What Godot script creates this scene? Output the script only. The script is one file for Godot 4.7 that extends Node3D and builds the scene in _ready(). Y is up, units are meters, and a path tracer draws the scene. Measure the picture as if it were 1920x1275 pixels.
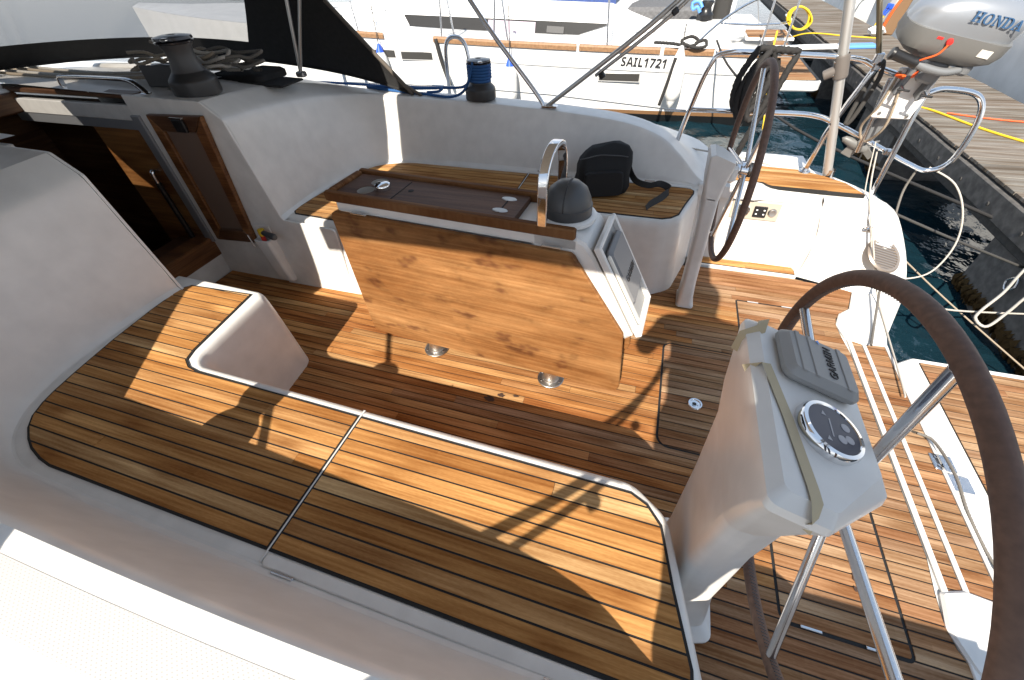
extends Node3D

const CZ := -1.38            # centre line of the yacht
var M := {}
var taken := {}
var rng := RandomNumberGenerator.new()

# ------------------------------------------------------------------ mesh helpers
class Soup:
	var v := PackedVector3Array()
	func t(a: Vector3, b: Vector3, c: Vector3) -> void:
		v.append(a); v.append(b); v.append(c)
	func q(a: Vector3, b: Vector3, c: Vector3, d: Vector3) -> void:
		t(a, b, c); t(a, c, d)
	func loft(rows: Array, closed := false) -> void:
		for i in rows.size() - 1:
			var r0 = rows[i]
			var r1 = rows[i + 1]
			var m: int = r0.size()
			for j in (m if closed else m - 1):
				var k := (j + 1) % m
				q(r0[j], r0[k], r1[k], r1[j])
	func fan(ring: Array) -> void:
		var c := Vector3.ZERO
		for p in ring: c += p
		c /= ring.size()
		for j in ring.size(): t(c, ring[j], ring[(j + 1) % ring.size()])
	func xf(tr: Transform3D) -> void:
		for i in v.size(): v[i] = tr * v[i]
	func add(o: Soup, tr := Transform3D.IDENTITY) -> void:
		for p in o.v: v.append(tr * p)
	func mesh(thr := 38.0, us := 1.0, uo := Vector2.ZERO) -> ArrayMesh:
		var nf := v.size() / 3
		var fn := PackedVector3Array(); fn.resize(nf)
		var at := {}
		for f in nf:
			var n := (v[f * 3 + 2] - v[f * 3]).cross(v[f * 3 + 1] - v[f * 3])
			fn[f] = n
			for k in 3:
				var key := (v[f * 3 + k] * 20000.0).round()
				if at.has(key): at[key].append(f)
				else: at[key] = [f]
		var ns := PackedVector3Array(); ns.resize(v.size())
		var uv := PackedVector2Array(); uv.resize(v.size())
		var ct := cos(deg_to_rad(thr))
		for f in nf:
			var n0 := fn[f].normalized()
			for k in 3:
				var i := f * 3 + k
				var acc := Vector3.ZERO
				for g in at[(v[i] * 20000.0).round()]:
					if fn[g].normalized().dot(n0) >= ct: acc += fn[g]
				ns[i] = acc.normalized() if acc.length() > 1e-12 else Vector3.UP
				uv[i] = Vector2(v[i].x, v[i].z) * us + uo
		var a := []; a.resize(Mesh.ARRAY_MAX)
		a[Mesh.ARRAY_VERTEX] = v; a[Mesh.ARRAY_NORMAL] = ns; a[Mesh.ARRAY_TEX_UV] = uv
		var m := ArrayMesh.new()
		m.add_surface_from_arrays(Mesh.PRIMITIVE_TRIANGLES, a)
		return m

# smooth indexed grid; ring = columns wrap round (last column repeats the first)
func grid(rows: Array, ring := false) -> ArrayMesh:
	var n := rows.size()
	var m: int = rows[0].size()
	var vs := PackedVector3Array(); var ns := PackedVector3Array(); var uv := PackedVector2Array(); var ix := PackedInt32Array()
	var vl := 0.0
	for i in n:
		if i > 0: vl += (rows[i][0] - rows[i - 1][0]).length()
		var ul := 0.0
		for j in m:
			if j > 0: ul += (rows[i][j] - rows[i][j - 1]).length()
			var ja := j - 1; var jb := j + 1
			if ring:
				if ja < 0: ja = m - 2
				if jb > m - 1: jb = 1
			else:
				ja = maxi(ja, 0); jb = mini(jb, m - 1)
			var du: Vector3 = rows[i][jb] - rows[i][ja]
			var dv: Vector3 = rows[mini(i + 1, n - 1)][j] - rows[maxi(i - 1, 0)][j]
			if du.length() < 1e-7:
				var ii := i + 1 if i < n - 1 else i - 1
				du = rows[ii][jb] - rows[ii][ja]
			var nn := du.cross(dv)
			vs.append(rows[i][j]); ns.append(nn.normalized() if nn.length() > 1e-14 else Vector3.UP); uv.append(Vector2(ul, vl))
	for i in n - 1:
		for j in m - 1:
			var a := i * m + j
			ix.append_array([a, a + m, a + 1, a + 1, a + m, a + m + 1])
	var ar := []; ar.resize(Mesh.ARRAY_MAX)
	ar[Mesh.ARRAY_VERTEX] = vs; ar[Mesh.ARRAY_NORMAL] = ns; ar[Mesh.ARRAY_TEX_UV] = uv; ar[Mesh.ARRAY_INDEX] = ix
	var me := ArrayMesh.new()
	me.add_surface_from_arrays(Mesh.PRIMITIVE_TRIANGLES, ar)
	return me

func cr(pts: Array, n := 6, closed := false) -> Array:
	var o := []
	var c := pts.size()
	for i in (c if closed else c - 1):
		var p0 = pts[(i - 1 + c) % c] if closed else pts[maxi(i - 1, 0)]
		var p1 = pts[i]
		var p2 = pts[(i + 1) % c]
		var p3 = pts[(i + 2) % c] if closed else pts[mini(i + 2, c - 1)]
		for k in n: o.append(p1.cubic_interpolate(p2, p0, p3, float(k) / n))
	if not closed: o.append(pts[c - 1])
	return o

func frames(pts: Array, closed := false) -> Array:
	var fr := []
	var c := pts.size()
	var up := Vector3.ZERO
	for i in c:
		var tg: Vector3 = (pts[(i + 1) % c] - pts[(i - 1 + c) % c]) if closed else (pts[mini(i + 1, c - 1)] - pts[maxi(i - 1, 0)])
		tg = tg.normalized()
		if i == 0:
			up = Vector3.UP if absf(tg.y) < 0.9 else Vector3.RIGHT
		var side := tg.cross(up)
		if side.length() < 1e-6: side = tg.cross(Vector3(0.3, 0.5, 0.8))
		side = side.normalized()
		up = side.cross(tg).normalized()
		fr.append([side, up])
	return fr

func tube(pts: Array, r, sides := 10, closed := false) -> ArrayMesh:
	var fr := frames(pts, closed)
	var rows := []
	var c := pts.size()
	if not closed:
		var cap := []
		for j in sides + 1: cap.append(pts[0])
		rows.append(cap)
	for ii in (c + 1 if closed else c):
		var i := ii % c
		var rr: float = r[i] if r is Array else r
		var ring := []
		for j in sides + 1:
			var a := TAU * j / sides
			ring.append(pts[i] + (fr[i][0] * cos(a) + fr[i][1] * sin(a)) * rr)
		rows.append(ring)
	if not closed:
		var cap := []
		for j in sides + 1: cap.append(pts[c - 1])
		rows.append(cap)
	return grid(rows, true)

func bar(a: Vector3, b: Vector3, r: float, sides := 10) -> ArrayMesh:
	var d := (b - a).normalized() * minf(r * 0.15, 0.002)
	return tube([a, a + d, b - d, b], [r * 0.9, r, r, r * 0.9], sides)

# three strand laid rope
func rope(ctrl: Array, r: float, sub := 6, sides := 12) -> ArrayMesh:
	var raw := cr(ctrl, sub)
	var pts := [raw[0]]
	var step := maxf(r * 0.9, 0.004)
	var left := step
	for i in raw.size() - 1:
		var a: Vector3 = raw[i]
		var b: Vector3 = raw[i + 1]
		var l := (b - a).length()
		var p := left
		while p < l:
			pts.append(a.lerp(b, p / l)); p += step
		left = p - l
	if pts.size() < 3: pts.append(raw[raw.size() - 1])
	var fr := frames(pts)
	var rows := []
	for i in pts.size():
		var ring := []
		for j in sides + 1:
			var a := TAU * j / sides
			var k := r * (1.0 + 0.17 * cos(3.0 * (a - i * step / (r * 1.15))))
			ring.append(pts[i] + (fr[i][0] * cos(a) + fr[i][1] * sin(a)) * k)
		rows.append(ring)
	return grid(rows, true)

func lathe(prof: Array, n := 28, thr := 38.0) -> ArrayMesh:
	return lathe_soup(prof, n).mesh(thr)

func lathe_soup(prof: Array, n := 28) -> Soup:
	var s := Soup.new()
	var rows := []
	for p in prof:
		var ring := []
		for j in n:
			var a := TAU * j / n
			ring.append(Vector3(cos(a) * p.x, p.y, sin(a) * p.x))
		rows.append(ring)
	s.loft(rows, true)
	return s

func round_poly(pts: Array, r, seg := 5) -> PackedVector2Array:
	var o := PackedVector2Array()
	var c := pts.size()
	for i in c:
		var p: Vector2 = pts[i]
		var a: Vector2 = pts[(i - 1 + c) % c]
		var b: Vector2 = pts[(i + 1) % c]
		var rr: float = r[i] if r is Array else r
		var da := (a - p).normalized()
		var db := (b - p).normalized()
		var ang := acos(clampf(da.dot(db), -1, 1))
		if rr <= 0.0001 or ang > 3.1:
			o.append(p); continue
		var tl := minf(rr / tan(ang / 2), minf((a - p).length(), (b - p).length()) * 0.49)
		var re := tl * tan(ang / 2)
		var ctr := p + (da + db).normalized() * (re / sin(ang / 2))
		var s0 := (p + da * tl - ctr).angle()
		var dl := wrapf((p + db * tl - ctr).angle() - s0, -PI, PI)
		for k in seg + 1:
			var th := s0 + dl * k / seg
			o.append(ctr + Vector2(cos(th), sin(th)) * re)
	return o

func inset(poly: PackedVector2Array, d: float) -> PackedVector2Array:
	var o := PackedVector2Array()
	var c := poly.size()
	var sg := -1.0 if Geometry2D.is_polygon_clockwise(poly) else 1.0
	for i in c:
		var e0 := (poly[i] - poly[(i - 1 + c) % c]).normalized()
		var e1 := (poly[(i + 1) % c] - poly[i]).normalized()
		var n0 := Vector2(e0.y, -e0.x) * -sg
		var n1 := Vector2(e1.y, -e1.x) * -sg
		var n := n0 + n1
		if n.length() < 1e-4: n = n0
		n = n.normalized()
		o.append(poly[i] + n * d / maxf(n.dot(n1), 0.35))
	return o

# plate: polygon in x,z; top at y = 0, bottom at y = -h, edges chamfered
func slab_soup(poly: PackedVector2Array, h: float, bev := 0.0, both := false) -> Soup:
	var s := Soup.new()
	var tp := inset(poly, bev) if bev > 0 else poly
	var lv := [[tp, 0.0]]
	if bev > 0: lv.append([poly, -bev])
	if both and bev > 0:
		lv.append([poly, -h + bev]); lv.append([tp, -h])
	else: lv.append([poly, -h])
	var rows := []
	for l in lv:
		var ring := []
		for p in l[0]: ring.append(Vector3(p.x, l[1], p.y))
		rows.append(ring)
	s.loft(rows, true)
	var ti := Geometry2D.triangulate_polygon(tp)
	for i in range(0, ti.size(), 3):
		s.t(rows[0][ti[i]], rows[0][ti[i + 1]], rows[0][ti[i + 2]])
	var bp: PackedVector2Array = lv[lv.size() - 1][0]
	var bi := Geometry2D.triangulate_polygon(bp)
	var lr = rows[rows.size() - 1]
	for i in range(0, bi.size(), 3):
		s.t(lr[bi[i]], lr[bi[i + 2]], lr[bi[i + 1]])
	return s

func slab(poly: PackedVector2Array, h: float, bev := 0.0, both := false) -> ArrayMesh:
	return slab_soup(poly, h, bev, both).mesh()

func rect(x0: float, z0: float, x1: float, z1: float) -> Array:
	return [Vector2(x0, z0), Vector2(x1, z0), Vector2(x1, z1), Vector2(x0, z1)]

func cbox_soup(sx: float, sy: float, sz: float, b := 0.004) -> Soup:
	var s := slab_soup(round_poly(rect(-sx / 2, -sz / 2, sx / 2, sz / 2), minf(b * 1.7, minf(sx, sz) * 0.49), 4), sy, minf(b, minf(sy * 0.4, minf(sx, sz) * 0.4)), true)
	s.xf(Transform3D(Basis.IDENTITY, Vector3(0, sy / 2, 0)))
	return s

func cbox(sx: float, sy: float, sz: float, b := 0.004) -> ArrayMesh:
	return cbox_soup(sx, sy, sz, b).mesh()

func basis_to(dir: Vector3, up := Vector3.UP) -> Basis:      # y axis along dir
	var y := dir.normalized()
	var x := up.cross(y)
	if x.length() < 1e-4: x = Vector3.RIGHT.cross(y)
	x = x.normalized()
	return Basis(x, y, x.cross(y))

func join(list: Array) -> ArrayMesh:                          # [mesh, transform] pairs into one mesh
	var st := SurfaceTool.new()
	st.begin(Mesh.PRIMITIVE_TRIANGLES)
	for e in list:
		if e is Array: st.append_from(e[0], 0, e[1])
		else: st.append_from(e, 0, Transform3D.IDENTITY)
	return st.commit()

# ------------------------------------------------------------------ scene helpers
func numbered(called: String) -> String:
	if not taken.has(called):
		taken[called] = 0
		return called
	taken[called] += 1
	return "%s_%03d" % [called, taken[called]]

func thing(called: String, label: String, category: String, at := Vector3.ZERO, group := "") -> Node3D:
	var o := Node3D.new()
	o.name = numbered(called)
	add_child(o)
	o.position = at
	o.set_meta("label", label); o.set_meta("category", category)
	if group != "": o.set_meta("group", group)
	return o

func solo(called: String, mesh: Mesh, mat: Material, label: String, category: String, group := "") -> MeshInstance3D:
	var o := MeshInstance3D.new()
	o.mesh = mesh; o.material_override = mat
	o.name = numbered(called)
	add_child(o)
	o.set_meta("label", label); o.set_meta("category", category)
	if group != "": o.set_meta("group", group)
	return o

func structure(called: String, mesh: Mesh, mat: Material) -> MeshInstance3D:
	var o := MeshInstance3D.new()
	o.mesh = mesh; o.material_override = mat
	o.name = numbered(called)
	o.set_meta("kind", "structure")
	add_child(o)
	return o

func part(called: String, mesh: Mesh, mat: Material, parent: Node, at := Vector3.ZERO, bas := Basis.IDENTITY) -> MeshInstance3D:
	var o := MeshInstance3D.new()
	o.mesh = mesh; o.material_override = mat
	o.name = called
	parent.add_child(o, true)
	o.transform = Transform3D(bas, at)
	return o

func text_part(txt: String, height: float, mat: Material, parent: Node, tr: Transform3D, serif := false, bold := 0, depth := 0.002, called := "lettering") -> MeshInstance3D:
	var f := SystemFont.new()
	f.font_names = PackedStringArray(["Droid Serif" if serif else "Droid Sans"])
	f.font_weight = 700 if bold > 0 else 400
	var tm := TextMesh.new()
	tm.text = txt; tm.font = f; tm.font_size = 64; tm.depth = depth
	tm.pixel_size = height / 46.0
	var o := MeshInstance3D.new()
	o.mesh = tm; o.material_override = mat; o.name = called
	parent.add_child(o, true)
	o.transform = tr
	return o

# laid planks: strips along x, clipped to an outline given in x,z
func planks(parent: Node, outline: PackedVector2Array, y: float, pitch: float, z_first: float, mats: Array, excl := [], lmin := 1.2, lmax := 2.4, gap := 0.0055, mats_b := [], split := 99.0) -> void:
	var inner := outline
	var lo := Vector2(1e9, 1e9); var hi := Vector2(-1e9, -1e9)
	for p in inner:
		lo = lo.min(p); hi = hi.max(p)
	var k0 := int(floor((lo.y - z_first) / pitch))
	var k1 := int(ceil((hi.y - z_first) / pitch))
	for k in range(k0, k1 + 1):
		var z0 := z_first + k * pitch + gap / 2
		var z1 := z0 + pitch - gap
		var x := lo.x - rng.randf() * lmin
		while x < hi.x:
			var x1 := x + rng.randf_range(lmin, lmax)
			var strip := PackedVector2Array(rect(x, z0, x1 - 0.0012, z1))
			x = x1
			var pieces := Geometry2D.intersect_polygons(strip, inner)
			for e in excl:
				var nx := []
				for p in pieces:
					for r in Geometry2D.clip_polygons(p, e):
						if not Geometry2D.is_polygon_clockwise(r): nx.append(r)
				pieces.assign(nx)
			for p in pieces:
				if p.size() < 3 or absf(area(p)) < 0.00012: continue
				var s := slab_soup(p, 0.007, 0.0)
				var uo := Vector2(rng.randf() * 7.0, rng.randf() * 7.0)
				var o := part("plank", s.mesh(38.0, 1.0, uo), pick(mats, mats_b, p, split), parent)
				o.position.y = y + rng.randf_range(-0.0004, 0.0004)

func pick(a: Array, b: Array, p: PackedVector2Array, split: float) -> Material:
	var k := rng.randi()
	if b.size() > 0 and p[0].x + p[p.size() / 2].x > split * 2.0: return b[k % b.size()]
	return a[k % a.size()]

func area(p: PackedVector2Array) -> float:
	var a := 0.0
	for i in p.size():
		var b := p[(i + 1) % p.size()]
		a += p[i].x * b.y - b.x * p[i].y
	return a / 2

func P(x: float, y: float, s: float, side: float) -> Vector3:       # s = distance from the centre line
	return Vector3(x, y, CZ + side * s)

func v2(a: Array) -> Array:
	var o := []
	for p in a: o.append(Vector2(p[0], p[1]))
	return o

# ------------------------------------------------------------------ materials
func lin(r: float, g: float, b: float) -> Color:
	return Color(r, g, b).linear_to_srgb()

func mat(c: Color, rough := 0.5, metal := 0.0) -> StandardMaterial3D:
	var m := StandardMaterial3D.new()
	m.albedo_color = c; m.roughness = rough; m.metallic = metal
	return m

func seam(w: int, h: int, sd: int, freq: float, oct := 4) -> Image:
	var n := FastNoiseLite.new()
	n.seed = sd; n.frequency = freq; n.fractal_octaves = oct
	return n.get_seamless_image(w, h)

# grain running along u
func grain_image(sd: int, w := 512, h := 256, fine := 16, contrast := 1.0) -> Image:
	var a := seam(w / fine, h, sd, 0.09, 3); a.resize(w, h, Image.INTERPOLATE_CUBIC)
	var b := seam(w / 32, h / 8, sd + 3, 0.07, 3); b.resize(w, h, Image.INTERPOLATE_CUBIC)
	var c := seam(w / 3, h, sd + 7, 0.35, 2); c.resize(w, h, Image.INTERPOLATE_CUBIC)
	var o := Image.create(w, h, false, Image.FORMAT_RGB8)
	for y in h:
		for x in w:
			var f := (a.get_pixel(x, y).r - 0.5) * 0.55 + (b.get_pixel(x, y).r - 0.5) * 0.65 + (c.get_pixel(x, y).r - 0.5) * 0.22
			f *= contrast
			o.set_pixel(x, y, Color(clampf(0.80 + f * 0.62, 0, 1), clampf(0.78 + f * 0.80, 0, 1), clampf(0.75 + f * 0.95, 0, 1)))
	o.generate_mipmaps()
	return o

func stained(o: Image, sd: int) -> Image:
	var w := o.get_width(); var h := o.get_height()
	var a := seam(w / 2, h / 2, sd, 0.02, 4); a.resize(w, h, Image.INTERPOLATE_CUBIC)
	var b := seam(w / 2, h, sd + 1, 0.03, 4); b.resize(w, h, Image.INTERPOLATE_CUBIC)
	for y in h:
		for x in w:
			var f := 0.92 + 0.16 * (b.get_pixel(x, y).r - 0.5) - 0.34 * smoothstep(0.58, 0.98, a.get_pixel(x, y).r)
			var c := o.get_pixel(x, y)
			o.set_pixel(x, y, Color(c.r * f, c.g * f * (0.96 if f < 0.8 else 1.0), c.b * f))
	o.generate_mipmaps()
	return o

func tex(i: Image) -> ImageTexture:
	return ImageTexture.create_from_image(i)

func noise_tex(freq: float, lo: Color, hi: Color, sd: int, size := 512) -> ImageTexture:
	var i := seam(size, size, sd, freq, 5)
	var o := Image.create(size, size, false, Image.FORMAT_RGB8)
	for y in size:
		for x in size: o.set_pixel(x, y, lo.lerp(hi, i.get_pixel(x, y).r))
	o.generate_mipmaps()
	return tex(o)

func tri(m: StandardMaterial3D, t: Texture2D, sc: float) -> StandardMaterial3D:
	m.albedo_texture = t
	m.uv1_triplanar = true; m.uv1_world_triplanar = true
	m.uv1_scale = Vector3.ONE * sc
	return m

func wood_set(tones: Array, t: Texture2D, rough: float, us := Vector3(0.9, 3.6, 1)) -> Array:
	var o := []
	for c in tones:
		var m := mat(c, rough)
		m.albedo_texture = t
		m.uv1_scale = us
		m.metallic_specular = 0.2
		o.append(m)
	return o

func make_materials() -> void:
	var scuff := noise_tex(0.012, Color(0.93, 0.93, 0.93), Color(1, 1, 1), 5)
	var blot := noise_tex(0.02, Color(0.72, 0.72, 0.72), Color(1, 1, 1), 9)
	M.gel = tri(mat(lin(0.78, 0.765, 0.735), 0.3), scuff, 1.3)
	M.gel2 = tri(mat(lin(0.72, 0.705, 0.675), 0.38), scuff, 1.9)
	M.hull = tri(mat(lin(0.80, 0.80, 0.79), 0.22), scuff, 0.5)
	M.caulk = mat(lin(0.012, 0.012, 0.012), 0.75)
	M.rubber = mat(lin(0.02, 0.02, 0.02), 0.6)
	M.plastic = mat(lin(0.014, 0.014, 0.015), 0.32)
	M.plastic2 = mat(lin(0.06, 0.06, 0.062), 0.45)
	M.steel = mat(lin(0.62, 0.62, 0.63), 0.2, 1.0)
	M.steel_dull = mat(lin(0.50, 0.49, 0.47), 0.38, 1.0)
	M.chrome = mat(lin(0.74, 0.74, 0.75), 0.06, 1.0)
	M.alu = mat(lin(0.50, 0.51, 0.53), 0.42, 1.0)
	M.alu_frame = mat(lin(0.34, 0.35, 0.37), 0.5, 0.6)
	M.pole = mat(lin(0.55, 0.54, 0.52), 0.45, 0.7)
	var g1 := tex(grain_image(11, 512, 256, 16, 0.62)); var g2 := tex(grain_image(23, 512, 256, 16, 0.7)); var g3 := tex(grain_image(31, 512, 512, 24, 0.9)); var g4 := tex(stained(grain_image(37, 512, 512, 24, 0.5), 61))
	M.teak_seat = wood_set([lin(0.62, 0.315, 0.112), lin(0.58, 0.285, 0.098), lin(0.65, 0.345, 0.13), lin(0.54, 0.26, 0.088), lin(0.60, 0.325, 0.135), lin(0.68, 0.42, 0.20)], g1, 0.62)
	M.teak_floor = wood_set([lin(0.55, 0.255, 0.092), lin(0.50, 0.222, 0.08), lin(0.58, 0.30, 0.12), lin(0.52, 0.26, 0.11), lin(0.47, 0.20, 0.072), lin(0.56, 0.32, 0.145)], g2, 0.68)
	M.teak_aft = wood_set([lin(0.47, 0.275, 0.15), lin(0.44, 0.262, 0.152), lin(0.50, 0.315, 0.185), lin(0.47, 0.25, 0.128), lin(0.42, 0.255, 0.155), lin(0.45, 0.235, 0.125)], g2, 0.72)
	M.leaf = wood_set([lin(0.50, 0.245, 0.098)], g4, 0.5, Vector3(0.8, 1.3, 1))[0]
	M.table_top = wood_set([lin(0.14, 0.064, 0.036)], g3, 0.6, Vector3(0.8, 2.2, 1))[0]
	M.table_edge = wood_set([lin(0.28, 0.14, 0.065)], g3, 0.55, Vector3(0.8, 2.2, 1))[0]
	M.door = tri(mat(lin(0.25, 0.105, 0.035), 0.42), g3, 1.4)
	M.door_dark = tri(mat(lin(0.13, 0.058, 0.025), 0.45), g3, 1.4)
	M.panel_wood = tri(mat(lin(0.34, 0.15, 0.048), 0.45), g3, 0.9)
	M.door_panel = mat(lin(0.16, 0.11, 0.085), 0.35)
	M.cabin_wood = tri(mat(lin(0.22, 0.11, 0.05), 0.6), g3, 0.8)
	M.leather = tri(mat(lin(0.175, 0.098, 0.068), 0.66), blot, 6.0)
	M.canvas = tri(mat(lin(0.018, 0.018, 0.019), 0.85), blot, 3.0)
	M.canvas_trim = mat(lin(0.10, 0.085, 0.07), 0.8)
	M.canvas_grey = tri(mat(lin(0.16, 0.16, 0.165), 0.85), blot, 2.0)
	M.canvas_blue = tri(mat(lin(0.035, 0.075, 0.25), 0.8), blot, 2.0)
	M.bag = tri(mat(lin(0.010, 0.010, 0.011), 0.8), blot, 9.0)
	M.strap = mat(lin(0.014, 0.014, 0.015), 0.7)
	M.rope_black = mat(lin(0.022, 0.021, 0.021), 0.85)
	M.rope_blue = tri(mat(lin(0.018, 0.11, 0.33), 0.75), blot, 30.0)
	M.rope_white = tri(mat(lin(0.62, 0.58, 0.52), 0.85), blot, 30.0)
	M.rope_tan = tri(mat(lin(0.44, 0.36, 0.27), 0.9), blot, 30.0)
	M.rope_grey = tri(mat(lin(0.20, 0.185, 0.165), 0.9), blot, 30.0)
	M.rope_dark = tri(mat(lin(0.07, 0.068, 0.065), 0.9), blot, 30.0)
	M.yellow = mat(lin(0.72, 0.48, 0.02), 0.6)
	M.orange = mat(lin(0.80, 0.11, 0.02), 0.5)
	M.red = mat(lin(0.55, 0.03, 0.025), 0.5)
	M.blue = mat(lin(0.02, 0.09, 0.62), 0.4)
	M.sky_blue = mat(lin(0.12, 0.32, 0.75), 0.45)
	M.white = mat(lin(0.80, 0.80, 0.79), 0.45)
	M.off_white = mat(lin(0.66, 0.63, 0.57), 0.5)
	M.fender = mat(lin(0.76, 0.755, 0.74), 0.4)
	M.grey_cover = mat(lin(0.30, 0.295, 0.285), 0.45)
	M.grey_side = mat(lin(0.14, 0.138, 0.135), 0.5)
	M.letter = mat(lin(0.015, 0.015, 0.018), 0.5)
	M.letter_blue = mat(lin(0.02, 0.07, 0.16), 0.4)
	M.letter_grey = mat(lin(0.42, 0.42, 0.42), 0.5)
	M.dial = mat(lin(0.045, 0.048, 0.075), 0.35)
	M.glass_dark = mat(lin(0.028, 0.027, 0.026), 0.25)
	M.glass_grey = mat(lin(0.045, 0.043, 0.04), 0.3)
	M.curtain = mat(lin(0.42, 0.36, 0.42), 0.8)
	M.tape = mat(lin(0.48, 0.40, 0.26), 0.6)
	M.cowl = mat(lin(0.33, 0.35, 0.38), 0.3, 0.5)
	M.cowl_low = mat(lin(0.17, 0.17, 0.165), 0.45, 0.2)
	M.motor = mat(lin(0.20, 0.21, 0.22), 0.45, 0.3)
	M.smoke = mat(lin(0.055, 0.056, 0.058), 0.42)
	M.dot = mat(lin(0.50, 0.49, 0.475), 0.6)
	var di := Image.create(64, 64, false, Image.FORMAT_RGB8)
	di.fill(Color(1, 1, 1))
	for cx in [[16, 16], [48, 48]]:
		for yy in range(-7, 8):
			for xx in range(-10, 11):
				if xx * xx / 90.0 + yy * yy / 42.0 < 1.0: di.set_pixel(cx[0] + xx, cx[1] + yy, Color(0.86, 0.86, 0.87))
	di.generate_mipmaps()
	M.dot.albedo_texture = tex(di)
	M.dot.uv1_scale = Vector3(105, 120, 1)
	M.film = mat(Color(0.42, 0.47, 0.55, 0.62), 0.12)
	M.film.transparency = BaseMaterial3D.TRANSPARENCY_ALPHA
	# pontoon
	var gd := tex(grain_image(53, 512, 512, 20, 0.6))
	M.dock_set = wood_set([lin(0.25, 0.225, 0.20), lin(0.21, 0.19, 0.17), lin(0.28, 0.255, 0.23), lin(0.235, 0.205, 0.18), lin(0.30, 0.27, 0.245)], gd, 0.85, Vector3(0.7, 2.5, 1))
	M.dock_side = tri(mat(lin(0.085, 0.08, 0.075), 0.85), blot, 1.5)
	M.concrete = tri(mat(lin(0.17, 0.16, 0.15), 0.9), blot, 1.2)
	M.weed = tri(mat(lin(0.10, 0.055, 0.012), 0.9), blot, 4.0)
	M.boot = mat(lin(0.012, 0.014, 0.016), 0.5)
	M.stripe = mat(lin(0.24, 0.13, 0.06), 0.4)
	M.water = mat(lin(0.006, 0.022, 0.032), 0.06)
	M.water.metallic_specular = 0.5
	var nt := NoiseTexture2D.new()
	var fnl := FastNoiseLite.new(); fnl.seed = 4; fnl.frequency = 0.012; fnl.fractal_octaves = 4
	nt.noise = fnl; nt.width = 512; nt.height = 512; nt.seamless = true; nt.as_normal_map = true; nt.bump_strength = 5.0
	M.water.normal_enabled = true; M.water.normal_texture = nt; M.water.normal_scale = 0.7
	M.water.uv1_triplanar = true; M.water.uv1_world_triplanar = true; M.water.uv1_scale = Vector3.ONE * 0.8

# ------------------------------------------------------------------ own yacht
const SIDES := [1.0, -1.0]                                       # port, starboard
const SIDE_WORD := {1.0: "port", -1.0: "starboard"}

func seat_outline(side: float) -> PackedVector2Array:
	var a := []
	for p in round_poly(v2([[-2.08, 0.298], [-1.545, 0.304], [-1.498, 0.742], [0.125, 0.757], [0.225, 0.83], [0.312, 1.17], [0.312, 1.345], [-2.08, 1.345]]), [0, 0.05, 0.075, 0.10, 0.10, 0.10, 0, 0], 8):
		a.append(Vector2(p.x, CZ + side * p.y))
	return PackedVector2Array(a)

func seat_teak(side: float) -> PackedVector2Array:
	var pts := [[-1.591, 0.344], [-1.546, 0.700], [-1.53, 0.745], [-1.49, 0.770], [-1.44, 0.779], [0.12, 0.797], [0.165, 0.819], [0.205, 0.867], [0.238, 1.003], [0.281, 1.150], [0.282, 1.19], [0.262, 1.212], [0.22, 1.219], [-1.569, 1.216], [-1.623, 1.208], [-1.69, 1.190], [-1.74, 1.168], [-1.79, 1.138], [-1.83, 1.10], [-1.858, 1.05], [-1.875, 1.0], [-1.894, 0.92], [-1.928, 0.74], [-1.947, 0.56], [-1.954, 0.42], [-1.945, 0.385], [-1.923, 0.362]]
	var a := PackedVector2Array()
	for p in pts: a.append(Vector2(p[0], CZ + side * p[1]))
	return a

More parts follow.
